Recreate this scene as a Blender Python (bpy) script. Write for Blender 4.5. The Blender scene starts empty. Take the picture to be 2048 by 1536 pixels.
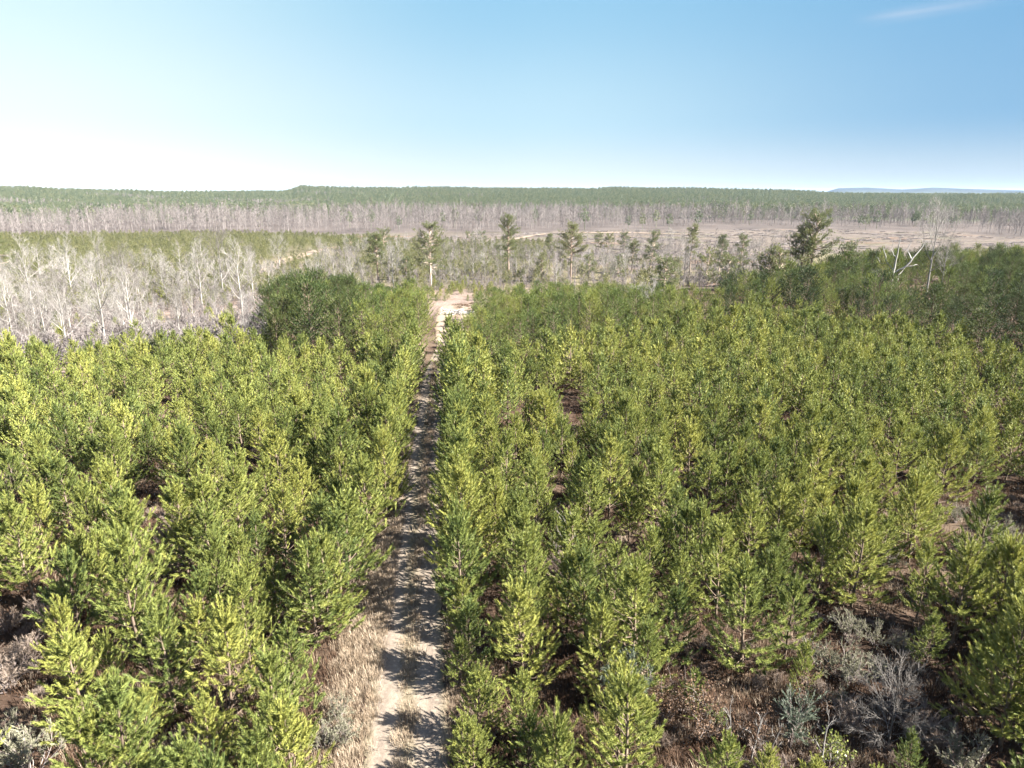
import bpy, math, random
import numpy as np
from mathutils import Vector, Matrix
SC = bpy.context.scene
COL = SC.collection
R = math.radians
RNG = np.random.default_rng(11)
random.seed(5)

# ------------------------------------------------------------------ camera and terrain
CAM_H, PITCH, F = 20.0, R(15.2), 1409.0
CP, SP = math.cos(PITCH), math.sin(PITCH)

def sstep(a, b, x):
    t = np.clip((x - a) / (b - a), 0, 1)
    return t * t * (3 - 2 * t)

def wob(x, y):
    return (np.sin(x * .013 + 1.3) * np.cos(y * .011 + .4) + .5 * np.sin(x * .031 + y * .023 + 2.) + .3 * np.sin(x * .07 - y * .06))

AZ_T = np.array([-45, -36, -22, -10, 0, 10, 20, 30, 45.])
EDGE = np.array([78, 79, 92, 112, 122, 140, 168, 190, 200.])
RAZ = np.array([-60, -40, -36, -33, -28, -26, -17.2, -16, -15, -9, -8, 3, 6, 8, 11, 15, 20, 22, 24, 30, 60.])
RIDGE = np.array([22, 22, 23, 20, 12, 8, 8, 25, 20, 20, 22, 20, 18, 22, 19, 16, 11, 8, 2, 0, 0.])

def height(x, y):
    x = np.asarray(x, float); y = np.asarray(y, float)
    az = np.degrees(np.arctan2(x, np.maximum(y, 1.)))
    r = np.hypot(x, y)
    e = np.interp(az, AZ_T, EDGE)
    yy = np.where(y < 1, 0, r * np.cos(np.radians(az) * .55))
    z = -12 * sstep(e, e + 95, yy)
    z = z + wob(x, y) * .55 * sstep(150, 330, r) * (r < 1e5)
    rd = np.interp(az, RAZ, RIDGE)
    # rise to the ridge, then a slow fall beyond it
    z = z + (rd + 12) * sstep(1050, 2500, r) * (1 - .75 * sstep(2600, 4200, r))
    z = z + wob(x * .35, y * .35) * 2.2 * sstep(900, 1600, r) * (1 - sstep(2500, 3800, r))
    # far blue hills on the plain
    hx = np.interp(az, [20, 22.5, 24, 26, 28, 30, 32, 34, 37, 42, 50], [0, 0, 54, 60, 44, 58, 48, 40, 30, 12, 0])
    z = z + 1.35 * hx * np.exp(-((r - 8200) / 900.) ** 2)
    return z

def ray(px, py):
    a, b = (px - 1024) / F, -(py - 768) / F
    return np.array([a, CP + b * SP, -SP + b * CP])

_T = np.geomspace(5, 20000, 700)
def ground(px, py):
    d = ray(px, py); a, b = 5., 20000.
    for k in range(3):
        t = _T if k == 0 else np.linspace(a, b, 40)
        hit = np.nonzero(CAM_H + d[2] * t < height(d[0] * t, d[1] * t))[0]
        n = max(1, hit[0]) if len(hit) else len(t) - 1
        a, b = t[n - 1], t[n]
    return np.array([d[0] * b, d[1] * b, float(height(d[0] * b, d[1] * b))])

def project(x, y, z):
    d = np.array([x, y, z - CAM_H]); c = d[1] * CP - d[2] * SP
    u = d[1] * SP + d[2] * CP
    return 1024 + F * d[0] / max(c, .1), 768 - F * u / max(c, .1)

def poly(*pts):
    return np.array([ground(*p)[:2] for p in pts])

def inside(P, x, y):
    c = False; n = len(P)
    for i in range(n):
        x1, y1 = P[i]; x2, y2 = P[i - 1]
        if (y1 > y) != (y2 > y) and x < (x2 - x1) * (y - y1) / (y2 - y1) + x1: c = not c
    return c

# ------------------------------------------------------------------ mesh helpers
class Geo:
    """Collects triangles and tubes as arrays and turns them into one mesh."""
    def __init__(s): s.v, s.t, s.q, s.c, s.n = [], [], [], [], 0
    def add(s, v, t=None, q=None, c=None):
        v = np.asarray(v, np.float32)
        if t is not None: s.t.append(np.asarray(t, np.int64) + s.n)
        if q is not None: s.q.append(np.asarray(q, np.int64) + s.n)
        s.c.append(np.full(len(v), .5, np.float32) if c is None else np.asarray(c, np.float32))
        s.v.append(v); s.n += len(v)
    def tube(s, pts, rad, k=5, c=.5):
        pts = np.asarray(pts, float); rad = np.asarray(rad, float)
        d = np.gradient(pts, axis=0); d /= np.linalg.norm(d, axis=1)[:, None] + 1e-9
        ref = np.array([1., 0, 0]) if abs(d[0, 0]) < .8 else np.array([0, 1., 0])
        u = np.cross(d, ref); u /= np.linalg.norm(u, axis=1)[:, None] + 1e-9
        w = np.cross(d, u)
        a = np.arange(k) * 2 * math.pi / k
        v = pts[:, None] + rad[:, None, None] * (np.cos(a)[None, :, None] * u[:, None] + np.sin(a)[None, :, None] * w[:, None])
        n = len(pts); i = np.arange(n - 1)[:, None] * k; j = np.arange(k)[None]
        j2 = (j + 1) % k
        q = np.stack([i + j, i + j2, i + k + j2, i + k + j], -1).reshape(-1, 4)
        s.add(v.reshape(-1, 3), q=q, c=np.full(n * k, c))
    def mesh(s, name, mats, smooth=False):
        me = bpy.data.meshes.new(name)
        v = np.concatenate(s.v) if s.v else np.zeros((0, 3))
        t = np.concatenate(s.t) if s.t else np.zeros((0, 3), int)
        q = np.concatenate(s.q) if s.q else np.zeros((0, 4), int)
        me.vertices.add(len(v)); me.vertices.foreach_set('co', v.astype(np.float32).ravel())
        loops = np.concatenate([t.ravel(), q.ravel()]).astype(np.int32)
        me.loops.add(len(loops)); me.loops.foreach_set('vertex_index', loops)
        np_ = len(t) + len(q); me.polygons.add(np_)
        st = np.concatenate([np.arange(len(t)) * 3, len(t) * 3 + np.arange(len(q)) * 4]).astype(np.int32)
        me.polygons.foreach_set('loop_start', st)
        at = me.attributes.new('tint', 'FLOAT', 'POINT'); at.data.foreach_set('value', np.concatenate(s.c).astype(np.float32))
        me.update(calc_edges=True)
        if smooth: me.polygons.foreach_set('use_smooth', np.ones(np_, bool))
        for m in (mats if isinstance(mats, (list, tuple)) else [mats]): me.materials.append(m)
        return me

def norm(a): return a / (np.linalg.norm(a, axis=-1, keepdims=True) + 1e-9)

def perp(d):
    ref = np.where(np.abs(d[..., 2:3]) < .8, np.array([0, 0, 1.]), np.array([1., 0, 0]))
    u = norm(np.cross(d, ref)); return u, np.cross(d, u)

def plumes(g, A, D, L, n, nl, nw, rng, a0=22, a1=52, tips=None):
    """Needles round a set of shoots: start points A, directions D, lengths L."""
    A = np.asarray(A, float); D = norm(np.asarray(D, float)); L = np.asarray(L, float)
    S = len(A); U, V = perp(D)
    t = rng.uniform(.0, 1, (S, n)); t[:, : n // 5] = rng.uniform(.85, 1, (S, n // 5))
    ph = rng.uniform(0, 2 * math.pi, (S, n))
    al = np.radians(rng.uniform(a0, a1, (S, n))) * (1 - .6 * t ** 3)
    base = A[:, None] + D[:, None] * (L[:, None] * t)[..., None]
    rad = U[:, None] * np.cos(ph)[..., None] + V[:, None] * np.sin(ph)[..., None]
    d = D[:, None] * np.cos(al)[..., None] + rad * np.sin(al)[..., None]
    ln = nl * rng.uniform(.7, 1.1, (S, n))
    tip = base + d * ln[..., None]
    tip[..., 2] -= .12 * ln * (1 - np.abs(d[..., 2]))
    side = norm(np.cross(d, rad) + rng.normal(0, .3, (S, n, 3))) * (nw * .5)
    v = np.stack([base - side, base + side, tip], 2).reshape(-1, 3)
    tri = np.arange(S * n * 3).reshape(-1, 3)
    st = rng.uniform(.2, .8, S) if tips is None else np.asarray(tips)
    c = np.repeat(np.clip(st[:, None] + rng.uniform(-.2, .2, (S, n)), 0, 1).ravel(), 3)
    g.add(v, t=tri, c=c)

# ------------------------------------------------------------------ materials
def mat(name):
    m = bpy.data.materials.new(name); m.use_nodes = True
    nt = m.node_tree; nt.nodes.clear()
    return m, nt, lambda ty, **k: _node(nt, ty, **k)

def _node(nt, ty, **k):
    n = nt.nodes.new(ty)
    for a, b in k.items():
        if a.startswith('i_'): n.inputs[a[2:].replace('_', ' ')].default_value = b
        else: setattr(n, a, b)
    return n

def ramp(n, *stops):
    e = n.color_ramp.elements
    while len(e) < len(stops): e.new(.5)
    for i, (p, c) in enumerate(stops):
        e[i].position = p; e[i].color = (*c, 1)

def leaf_mat(name, dark, mid, light, trans=.3, rough=.5, spec=.3, rnd=.55):
    """Foliage: colour by shoot (tint attribute) and by plant (object random), a little light through the blades."""
    m, nt, N = mat(name); L = nt.links.new
    at = N('ShaderNodeAttribute', attribute_name='tint')
    oi = N('ShaderNodeObjectInfo')
    a = N('ShaderNodeMath', operation='MULTIPLY'); L(oi.outputs['Random'], a.inputs[0]); a.inputs[1].default_value = rnd
    b = N('ShaderNodeMath', operation='MULTIPLY_ADD'); L(at.outputs['Fac'], b.inputs[0]); b.inputs[1].default_value = 1 - rnd; L(a.outputs[0], b.inputs[2])
    r = N('ShaderNodeValToRGB'); ramp(r, (0, dark), (.5, mid), (1, light)); L(b.outputs[0], r.inputs[0])
    p = N('ShaderNodeBsdfPrincipled', i_Roughness=rough); p.inputs['Specular IOR Level'].default_value = spec
    L(r.outputs[0], p.inputs['Base Color'])
    tr = N('ShaderNodeBsdfTranslucent'); L(r.outputs[0], tr.inputs['Color'])
    mx = N('ShaderNodeMixShader'); mx.inputs[0].default_value = trans
    L(p.outputs[0], mx.inputs[1]); L(tr.outputs[0], mx.inputs[2])
    o = N('ShaderNodeOutputMaterial'); L(mx.outputs[0], o.inputs[0])
    return m

def bark_mat(name, c0, c1, scale=6., rough=.85, rnd=.35):
    m, nt, N = mat(name); L = nt.links.new
    tc = N('ShaderNodeTexCoord'); mp = N('ShaderNodeMapping'); mp.inputs['Scale'].default_value = (1, 1, .25)
    L(tc.outputs['Object'], mp.inputs[0])
    nz = N('ShaderNodeTexNoise', i_Scale=scale, i_Detail=4.); L(mp.outputs[0], nz.inputs['Vector'])
    oi = N('ShaderNodeObjectInfo')
    a = N('ShaderNodeMath', operation='MULTIPLY_ADD'); L(oi.outputs['Random'], a.inputs[0]); a.inputs[1].default_value = rnd; L(nz.outputs[0], a.inputs[2])
    b = N('ShaderNodeMath', operation='SUBTRACT'); L(a.outputs[0], b.inputs[0]); b.inputs[1].default_value = rnd * .5
    r = N('ShaderNodeValToRGB'); ramp(r, (.3, c0), (.7, c1)); L(b.outputs[0], r.inputs[0])
    p = N('ShaderNodeBsdfPrincipled', i_Roughness=rough); p.inputs['Specular IOR Level'].default_value = .15
    L(r.outputs[0], p.inputs['Base Color'])
    o = N('ShaderNodeOutputMaterial'); L(p.outputs[0], o.inputs[0])
    return m

M = {}
M['needle'] = leaf_mat('young_needles', (.044, .076, .027), (.174, .196, .050), (.312, .300, .074), trans=.13, rough=.52, spec=.25, rnd=.5)
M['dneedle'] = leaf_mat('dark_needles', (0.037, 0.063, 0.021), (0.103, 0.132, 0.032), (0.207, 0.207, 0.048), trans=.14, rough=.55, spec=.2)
M['shadeneedle'] = leaf_mat('shade_toned_needles', (.020, .036, .014), (.048, .068, .020), (.095, .108, .030), trans=.12, rough=.55, spec=.2)  # older pines' green, deepened by clump and stand shade put into the colour
M['tneedle'] = leaf_mat('tall_pine_needles', (0.075, 0.091, 0.043), (0.124, 0.139, 0.056), (0.179, 0.175, 0.075), trans=.25)
M['farneedle'] = leaf_mat('far_needles', (.074, .094, .056), (.118, .138, .078), (.172, .176, .096), trans=.3, rnd=.7)
M['valneedle'] = leaf_mat('valley_needles', (.068, .070, .034), (.108, .112, .044), (.165, .158, .066), trans=.25, rnd=.7)
M['pinebark'] = bark_mat('young_pine_bark', (.07, .05, .037), (.155, .118, .088))
M['tallbark'] = bark_mat('tall_pine_bark', (.15, .11, .085), (.30, .24, .195), 3.)
M['white'] = bark_mat('pale_bark', (0.099, 0.089, 0.081), (0.234, 0.219, 0.203), 2.5, rnd=.6)
M['greybark'] = bark_mat('grey_twig_bark', (0.101, 0.086, 0.083), (0.197, 0.175, 0.167), 1.)
M['snag'] = bark_mat('weathered_wood', (0.153, 0.145, 0.136), (0.357, 0.340, 0.319), 2.)
M['bushbark'] = bark_mat('bush_twigs', (0.111, 0.085, 0.078), (0.238, 0.204, 0.191), 3.)
M['straw'] = leaf_mat('dry_straw', (0.147, 0.105, 0.068), (0.262, 0.204, 0.147), (0.379, 0.320, 0.248), trans=.25, rough=.7, spec=.1)
M['rust'] = leaf_mat('rusty_undergrowth', (0.036, 0.020, 0.013), (0.068, 0.041, 0.027), (0.108, 0.076, 0.054), trans=.2, rough=.8, spec=.05)
M['brownleaf'] = leaf_mat('dead_oak_leaves', (0.050, 0.027, 0.016), (0.097, 0.057, 0.034), (0.152, 0.102, 0.068), trans=.25, rough=.6, spec=.2)
M['greyfluff'] = leaf_mat('grey_shrub_leaves', (0.126, 0.122, 0.085), (0.205, 0.198, 0.139), (0.303, 0.287, 0.211), trans=.2, rough=.8, spec=.1)
M['mauve'] = leaf_mat('mauve_shrub_twigs', (.105, .076, .058), (.185, .142, .112), (.275, .225, .185), trans=.15, rough=.8, spec=.1)
M['cedar'] = leaf_mat('cedar_leaves', (0.052, 0.068, 0.049), (0.091, 0.110, 0.077), (0.136, 0.156, 0.113), trans=.2)
M['holly'] = leaf_mat('broad_leaves', (.05, .07, .02), (.10, .125, .03), (.19, .19, .05), trans=.3, rough=.35, spec=.5)

# ------------------------------------------------------------------ plants
def pine(rng, H, W, zlo=.1, gap=.42, nb=(4, 6), nl=.2, nw=.023, n=112, step=.33, up0=0, up1=62, pw=1.12, rmin=.012, sides=5, fill=1.):
    """A pine: a trunk with whorls of rising branches (one mesh) and the needle plumes on every shoot (another)."""
    tr, cr = Geo(), Geo()
    k = 9; zz = np.linspace(0, H - .35, k)
    wx = np.cumsum(rng.normal(0, .018 * H / 5, k)); wy = np.cumsum(rng.normal(0, .018 * H / 5, k)); wx[0] = wy[0] = 0
    path = np.stack([wx, wy, zz], 1)
    r0 = .009 * H + .008
    tr.tube(path, r0 * (1 - zz / H) ** .8 + rmin, sides + 1)
    at = lambda z: np.array([np.interp(z, zz, wx), np.interp(z, zz, wy), z])
    A, D, L = [], [], []; sc = 1.25 if H > 7 else 1.
    z = zlo * H + rng.uniform(0, gap)
    lop = rng.uniform(0, 2 * math.pi); lopk = rng.uniform(.0, .22)
    while z < H - .75:
        f = z / H
        for b in range(rng.integers(nb[0], nb[1] + 1)):
            az = b * 2 * math.pi / nb[1] + rng.uniform(-.5, .5) + z * 2.4
            prof = min(1, (1 - f) ** pw * 1.12) * (.72 + .28 * min(1, (f - zlo) / .18 + .2))
            ln = W * .5 * prof * rng.uniform(.62, 1.2) * (1 + lopk * math.cos(az - lop)) + .12
            el = R(up0 + (up1 - up0) * f ** 1.1 + rng.normal(0, 7))
            p = at(z); d = np.array([math.cos(az) * math.cos(el), math.sin(az) * math.cos(el), math.sin(el)])
            pts = [p]; m = 4
            for i in range(m):
                d = norm(d + np.array([0, 0, .13]) + rng.normal(0, .06, 3))
                p = p + d * ln / m; pts.append(p)
            pts = np.array(pts)
            tr.tube(pts, np.linspace(.010 + .009 * ln, rmin * .6, m + 1), 3)
            # side shoots then the end shoot
            s = max(.36 * ln, .16)
            sgn = 1
            while s < ln:
                q = s / ln * m; i = min(int(q), m - 1)
                c = pts[i] + (pts[i + 1] - pts[i]) * (q - i); dd = norm(pts[i + 1] - pts[i])
                sd = norm(np.cross(dd, [0, 0, 1.])) * sgn; sgn = -sgn
                if rng.random() < fill:
                    A.append(c); D.append(dd * .75 + sd * rng.uniform(.5, .95) + np.array([0, 0, rng.uniform(.15, .65)])); L.append(rng.uniform(.4, .72) * (1 - .2 * f) * sc)
                s += step * rng.uniform(.7, 1.3)
            A.append(pts[-1] - d * .12); D.append(d + np.array([0, 0, .35])); L.append(rng.uniform(.5, .78) * sc)
        z += gap * rng.uniform(.75, 1.25) * (1.1 - .35 * f)
    # the leader and its candles
    for q in range(3): A.append(at(H - 1.2 + .36 * q)); D.append(np.array([rng.normal(0, .05), rng.normal(0, .05), 1.])); L.append(.65 * sc)
    for i in range(4):
        a = rng.uniform(0, 6.28); A.append(at(H - .85 - .12 * i)); D.append(np.array([math.cos(a) * .55, math.sin(a) * .55, 1])); L.append(rng.uniform(.35, .5))
    plumes(cr, A, D, L, n, nl, nw, rng)
    return tr, cr

def tall_pine(rng, H, W, bare=.5, flat=.6, lean=0., n=26):
    """A mature pine: long clear stem, crown of clumped limbs near the top."""
    tr, cr = Geo(), Geo()
    k = 12; zz = np.linspace(0, H - .8, k)
    wx = np.cumsum(rng.normal(0, .08, k)) + lean * zz; wy = np.cumsum(rng.normal(0, .08, k)); wx -= wx[0]; wy -= wy[0]
    tr.tube(np.stack([wx, wy, zz], 1), .24 * (1 - zz / H) ** .7 * H / 18 + .05, 8)
    at = lambda z: np.array([np.interp(z, zz, wx), np.interp(z, zz, wy), z])
    A, D, L = [], [], []
    nl = int(50 * H / 18)
    for i in range(nl):
        f = bare + (1 - bare) * (i / nl) ** .85
        f = min(f + rng.normal(0, .035), .97)
        h = (f - bare) / (1 - bare)
        shape = math.sin(math.pi * (.30 + .60 * h)) ** flat
        ln = W * .5 * shape * rng.uniform(.5, 1.15)
        az = i * 2.4 + rng.uniform(-.6, .6); el = R(-8 + 48 * h + rng.normal(0, 10))
        p = at(f * (H - .9)); d = np.array([math.cos(az) * math.cos(el), math.sin(az) * math.cos(el), math.sin(el)])
        pts = [p]
        for j in range(4):
            d = norm(d + np.array([0, 0, .1]) + rng.normal(0, .12, 3)); p = p + d * ln / 4; pts.append(p)
        pts = np.array(pts); tr.tube(pts, np.linspace(.05 + .015 * ln, .02, 5), 4)
        for j in range(int(8 + 8 * ln)):
            t = rng.uniform(.4, 1.02) * 4; q = min(int(t), 3)
            c = pts[q] + (pts[q + 1] - pts[q]) * (t - q) + rng.normal(0, .38, 3) * np.array([1, 1, .6])
            A.append(c); D.append(d * .6 + rng.normal(0, .6, 3) + np.array([0, 0, .6])); L.append(rng.uniform(.25, .45))
    plumes(cr, A, D, L, n, .28, .06, rng, 30, 75)
    return tr, cr

def bare(rng, H, spread=.35, bole=.35, limbs=9, sub=6, twigs=6, r0=None, up=.55, rt=.012, lean=0., kink=.14, level3=True, sides=4):
    """A leafless hardwood: (trunk and limbs) and (branches and twigs)."""
    tr, tw = Geo(), Geo()
    r0 = r0 or .013 * H + .03
    k = 9; zz = np.linspace(0, H * .92, k)
    wx = np.cumsum(rng.normal(0, kink * .16 * H / 8, k)) + lean * zz; wy = np.cumsum(rng.normal(0, kink * .16 * H / 8, k)); wx -= wx[0]; wy -= wy[0]
    P0 = np.stack([wx, wy, zz], 1)
    tr.tube(P0, r0 * (1 - .93 * zz / (H * .92)) ** .9 + rt, sides + 2)
    def grow(p, d, ln, seg, wv, bias):
        pts = [p]
        for _ in range(seg):
            d = norm(d + rng.normal(0, wv, 3) + np.array([0, 0, bias])); p = p + d * ln / seg; pts.append(p)
        return np.array(pts), d
    def sample(pts, t):
        q = t * (len(pts) - 1); i = min(int(q), len(pts) - 2)
        return pts[i] + (pts[i + 1] - pts[i]) * (q - i), norm(pts[i + 1] - pts[i])
    def off(d, ang):
        r = norm(np.cross(d, rng.normal(size=3))); return norm(d * math.cos(ang) + r * math.sin(ang))
    for i in range(limbs):
        f = bole + (1 - bole) * (i / max(1, limbs - 1)) ** .9 * .95
        p, d = sample(P0, f)
        az = i * 2.4 + rng.uniform(-.5, .5); h = (f - bole) / (1 - bole)
        ln = H * spread * (1 - .45 * h) * rng.uniform(.7, 1.2)
        el = up + .5 * h + rng.normal(0, .12)
        d = np.array([math.cos(az) * math.cos(el), math.sin(az) * math.cos(el), math.sin(el)])
        L1, _ = grow(p, d, ln, 5, kink, .07)
        rr = r0 * .42 * (1 - .6 * h)
        tr.tube(L1, np.linspace(rr, rt * 1.6, 6), sides)
        for j in range(sub):
            t = .25 + .75 * (j + rng.random()) / sub
            p2, d2 = sample(L1, t)
            L2, _ = grow(p2, off(d2, rng.uniform(.4, .8)), ln * rng.uniform(.3, .55) * (1.15 - .5 * t), 3, kink, .1)
            tw.tube(L2, np.linspace(max(rr * .4 * (1.1 - t), rt * 1.5), rt, 4), 3, rng.random())
            for m in range(twigs):
                p3, d3 = sample(L2, rng.uniform(.2, 1))
                l3 = ln * rng.uniform(.12, .26)
                L3, e3 = grow(p3, off(d3, rng.uniform(.3, .8)), l3, 2, kink, .08)
                tw.tube(L3, [rt, rt * .8, rt * .45], 3, rng.random())
                if level3:
                    for _ in range(3):
                        p4, d4 = sample(L3, rng.uniform(.3, 1))
                        e = p4 + off(d4, rng.uniform(.3, .8)) * l3 * rng.uniform(.4, .8)
                        s = norm(np.cross(e - p4, rng.normal(size=3))) * rt * .55
                        tw.add([p4 - s, p4 + s, e], t=[[0, 1, 2]], c=[rng.random()] * 3)
    return tr, tw

def tuft(rng, n, h, r, w, droop=.35, g=None, o=(0, 0, 0)):
    g = g or Geo()
    a = rng.uniform(0, 6.28, n); rr = r * np.sqrt(rng.random(n)); L = h * rng.uniform(.5, 1.1, n)
    b = np.stack([np.cos(a) * rr, np.sin(a) * rr, np.zeros(n)], 1) + np.array(o)
    le = rng.uniform(.05, .6, n); a2 = a + rng.normal(0, .8, n)
    d = np.stack([np.cos(a2) * np.sin(le), np.sin(a2) * np.sin(le), np.cos(le)], 1)
    m = b + d * (L * .6)[:, None]
    t = m + (d + np.array([0, 0, -droop]) + np.stack([np.cos(a2), np.sin(a2), 0 * a2], 1) * .25) * (L * .45)[:, None]
    s = np.stack([-np.sin(a2), np.cos(a2), 0 * a2], 1) * w * .5
    v = np.stack([b - s, b + s, m + s * .7, m - s * .7, t], 1).reshape(-1, 3)
    i = np.arange(n)[:, None] * 5
    c = np.repeat(rng.random(n), 5)
    g.add(v, t=i + np.array([[4, 3, 2]]), q=i + np.array([[0, 1, 2, 3]]), c=c)
    return g

def shrub(rng, H, W, stems=16, fluff=True, n=34, nl=.07, nw=.018, leafy=False, rt=.006, spread=1.):
    """A shrub of many stems from one stool: (stems) and (leaves or fine twigs)."""
    st, lf = Geo(), Geo(); A, D, L = [], [], []
    for i in range(stems):
        az = rng.uniform(0, 6.28); el = math.acos(min(1., rng.uniform(.0, .75) ** .7 * spread))
        el = R(90) - rng.uniform(0, .8) * spread
        ln = H * rng.uniform(.6, 1.05)
        d = np.array([math.cos(az) * math.cos(el) * W / H, math.sin(az) * math.cos(el) * W / H, math.sin(el)])
        p = np.array([math.cos(az), math.sin(az), 0]) * rng.uniform(0, .12); pts = [p]
        for j in range(4):
            d = norm(d + rng.normal(0, .14, 3)); p = p + d * ln / 4; pts.append(p)
        pts = np.array(pts); st.tube(pts, np.linspace(.018, rt, 5), 3, rng.random())
        for j in range(7):
            t = rng.uniform(.3, 1) * 4; q = min(int(t), 3); c = pts[q] + (pts[q + 1] - pts[q]) * (t - q)
            dd = norm(d + rng.normal(0, .55, 3) + np.array([0, 0, .3])); l2 = ln * rng.uniform(.15, .32)
            st.tube([c, c + dd * l2 * .5, c + norm(dd + rng.normal(0, .2, 3)) * l2], [rt, rt * .8, rt * .5], 3, rng.random())
            for m in range(2):
                A.append(c + dd * l2 * rng.uniform(.2, .7)); D.append(dd + rng.normal(0, .35, 3)); L.append(l2 * .6)
    if leafy:
        A = np.array(A); S = len(A); k = n
        c = A[:, None] + norm(np.array(D))[:, None] * (np.array(L)[:, None] * rng.uniform(0, 1.4, (S, k)))[..., None] + rng.normal(0, .06, (S, k, 3))
        u = norm(rng.normal(size=(S, k, 3))); w = norm(np.cross(u, rng.normal(size=(S, k, 3))))
        a, b = u * nl * .5, w * nw * .5
        v = np.stack([c - a, c + b, c + a, c - b], 2).reshape(-1, 3)
        lf.add(v, q=np.arange(S * k * 4).reshape(-1, 4), c=np.repeat(rng.random(S * k), 4))
    else:
        plumes(lf, A, D, L, n, nl, nw, rng, 15, 50)
    return st, lf

# ------------------------------------------------------------------ objects
def tag(o, label=None, cat=None, group=None, kind=None):
    if label: o['label'] = label
    if cat: o['category'] = cat
    if group: o['group'] = group
    if kind: o['kind'] = kind
    return o

def link(name, me, parent=None):
    o = bpy.data.objects.new(name, me); COL.objects.link(o)
    if parent: o.parent = parent
    return o

def plant(name, parts, loc, rz, s, label, cat, group=None, tilt=0.):
    """One plant: an Empty at its foot and one mesh child per part; copies share the part meshes."""
    e = bpy.data.objects.new(name, None); COL.objects.link(e)
    e.empty_display_size = .3
    e.location = loc; e.rotation_euler = (tilt * math.cos(rz), tilt * math.sin(rz), rz)
    e.scale = s if isinstance(s, tuple) else (s, s, s)
    for pn, me in parts: link(pn, me, e)
    return tag(e, label, cat, group)

_SRC = {}
def source(me):
    """An unlinked holder for a mesh that a scatter reads; the scene itself never contains it."""
    if me.name not in _SRC: _SRC[me.name] = bpy.data.objects.new(me.name, me)
    return _SRC[me.name]

def scatter(name, P, rot, scl, idx, variants, label, cat):
    """ONE object of kind stuff: points that carry the variants' meshes. variants: list of lists of meshes."""
    me = bpy.data.meshes.new(name); P = np.asarray(P, np.float32)
    me.vertices.add(len(P)); me.vertices.foreach_set('co', P.ravel())
    for an, ty, d in (('rot', 'FLOAT', rot), ('scl', 'FLOAT', scl), ('pick', 'INT', idx)):
        a = me.attributes.new(an, ty, 'POINT'); a.data.foreach_set('value', np.asarray(d, np.float32 if ty == 'FLOAT' else np.int32))
    o = link(name, me); tag(o, label, cat, None, 'stuff')
    nt = bpy.data.node_groups.new(name + '_scatter', 'GeometryNodeTree'); N = nt.nodes.new; K = nt.links.new
    nt.interface.new_socket('Geometry', in_out='INPUT', socket_type='NodeSocketGeometry')
    nt.interface.new_socket('Geometry', in_out='OUTPUT', socket_type='NodeSocketGeometry')
    gi, go = N('NodeGroupInput'), N('NodeGroupOutput')
    g2i = N('GeometryNodeGeometryToInstance')
    for v in variants:
        src = []
        for m in v:
            oi = N('GeometryNodeObjectInfo'); oi.inputs['Object'].default_value = source(m); oi.inputs['As Instance'].default_value = False; src.append(oi)
        if len(src) == 1: K(src[0].outputs['Geometry'], g2i.inputs[0])
        else:
            j = N('GeometryNodeJoinGeometry')
            for s_ in src: K(s_.outputs['Geometry'], j.inputs[0])
            K(j.outputs[0], g2i.inputs[0])
    def attr(n, ty):
        a = N('GeometryNodeInputNamedAttribute'); a.data_type = ty; a.inputs['Name'].default_value = n; return a.outputs['Attribute']
    iop = N('GeometryNodeInstanceOnPoints')
    K(gi.outputs[0], iop.inputs['Points']); K(g2i.outputs[0], iop.inputs['Instance'])
    iop.inputs['Pick Instance'].default_value = True; K(attr('pick', 'INT'), iop.inputs['Instance Index'])
    cx = N('ShaderNodeCombineXYZ'); K(attr('rot', 'FLOAT'), cx.inputs[2]); K(cx.outputs[0], iop.inputs['Rotation'])
    K(attr('scl', 'FLOAT'), iop.inputs['Scale'])
    K(iop.outputs[0], go.inputs[0])
    md = o.modifiers.new('scatter', 'NODES'); md.node_group = nt
    return o

def scatter_xy(name, XY, s0, s1, variants, label, cat, rng, sink=0.):
    XY = np.asarray(XY, float); n = len(XY); z = height(XY[:, 0], XY[:, 1]) - sink
    return scatter(name, np.column_stack([XY, z]), rng.uniform(0, 6.28, n), rng.uniform(s0, s1, n), rng.integers(0, len(variants), n), variants, label, cat)

ONES = 'zeroth first second third fourth fifth sixth seventh eighth ninth tenth eleventh twelfth thirteenth fourteenth fifteenth sixteenth seventeenth eighteenth nineteenth'.split()
TENS = {2: 'twent', 3: 'thirt', 4: 'fort', 5: 'fift', 6: 'sixt', 7: 'sevent', 8: 'eight', 9: 'ninet'}
def nth(n):
    if n < 20: return ONES[n]
    if n >= 100: return 'hundred-' + (nth(n - 100) if n > 100 else 'th')
    return TENS[n // 10] + 'ieth' if n % 10 == 0 else TENS[n // 10] + 'y-' + ONES[n % 10]

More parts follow.
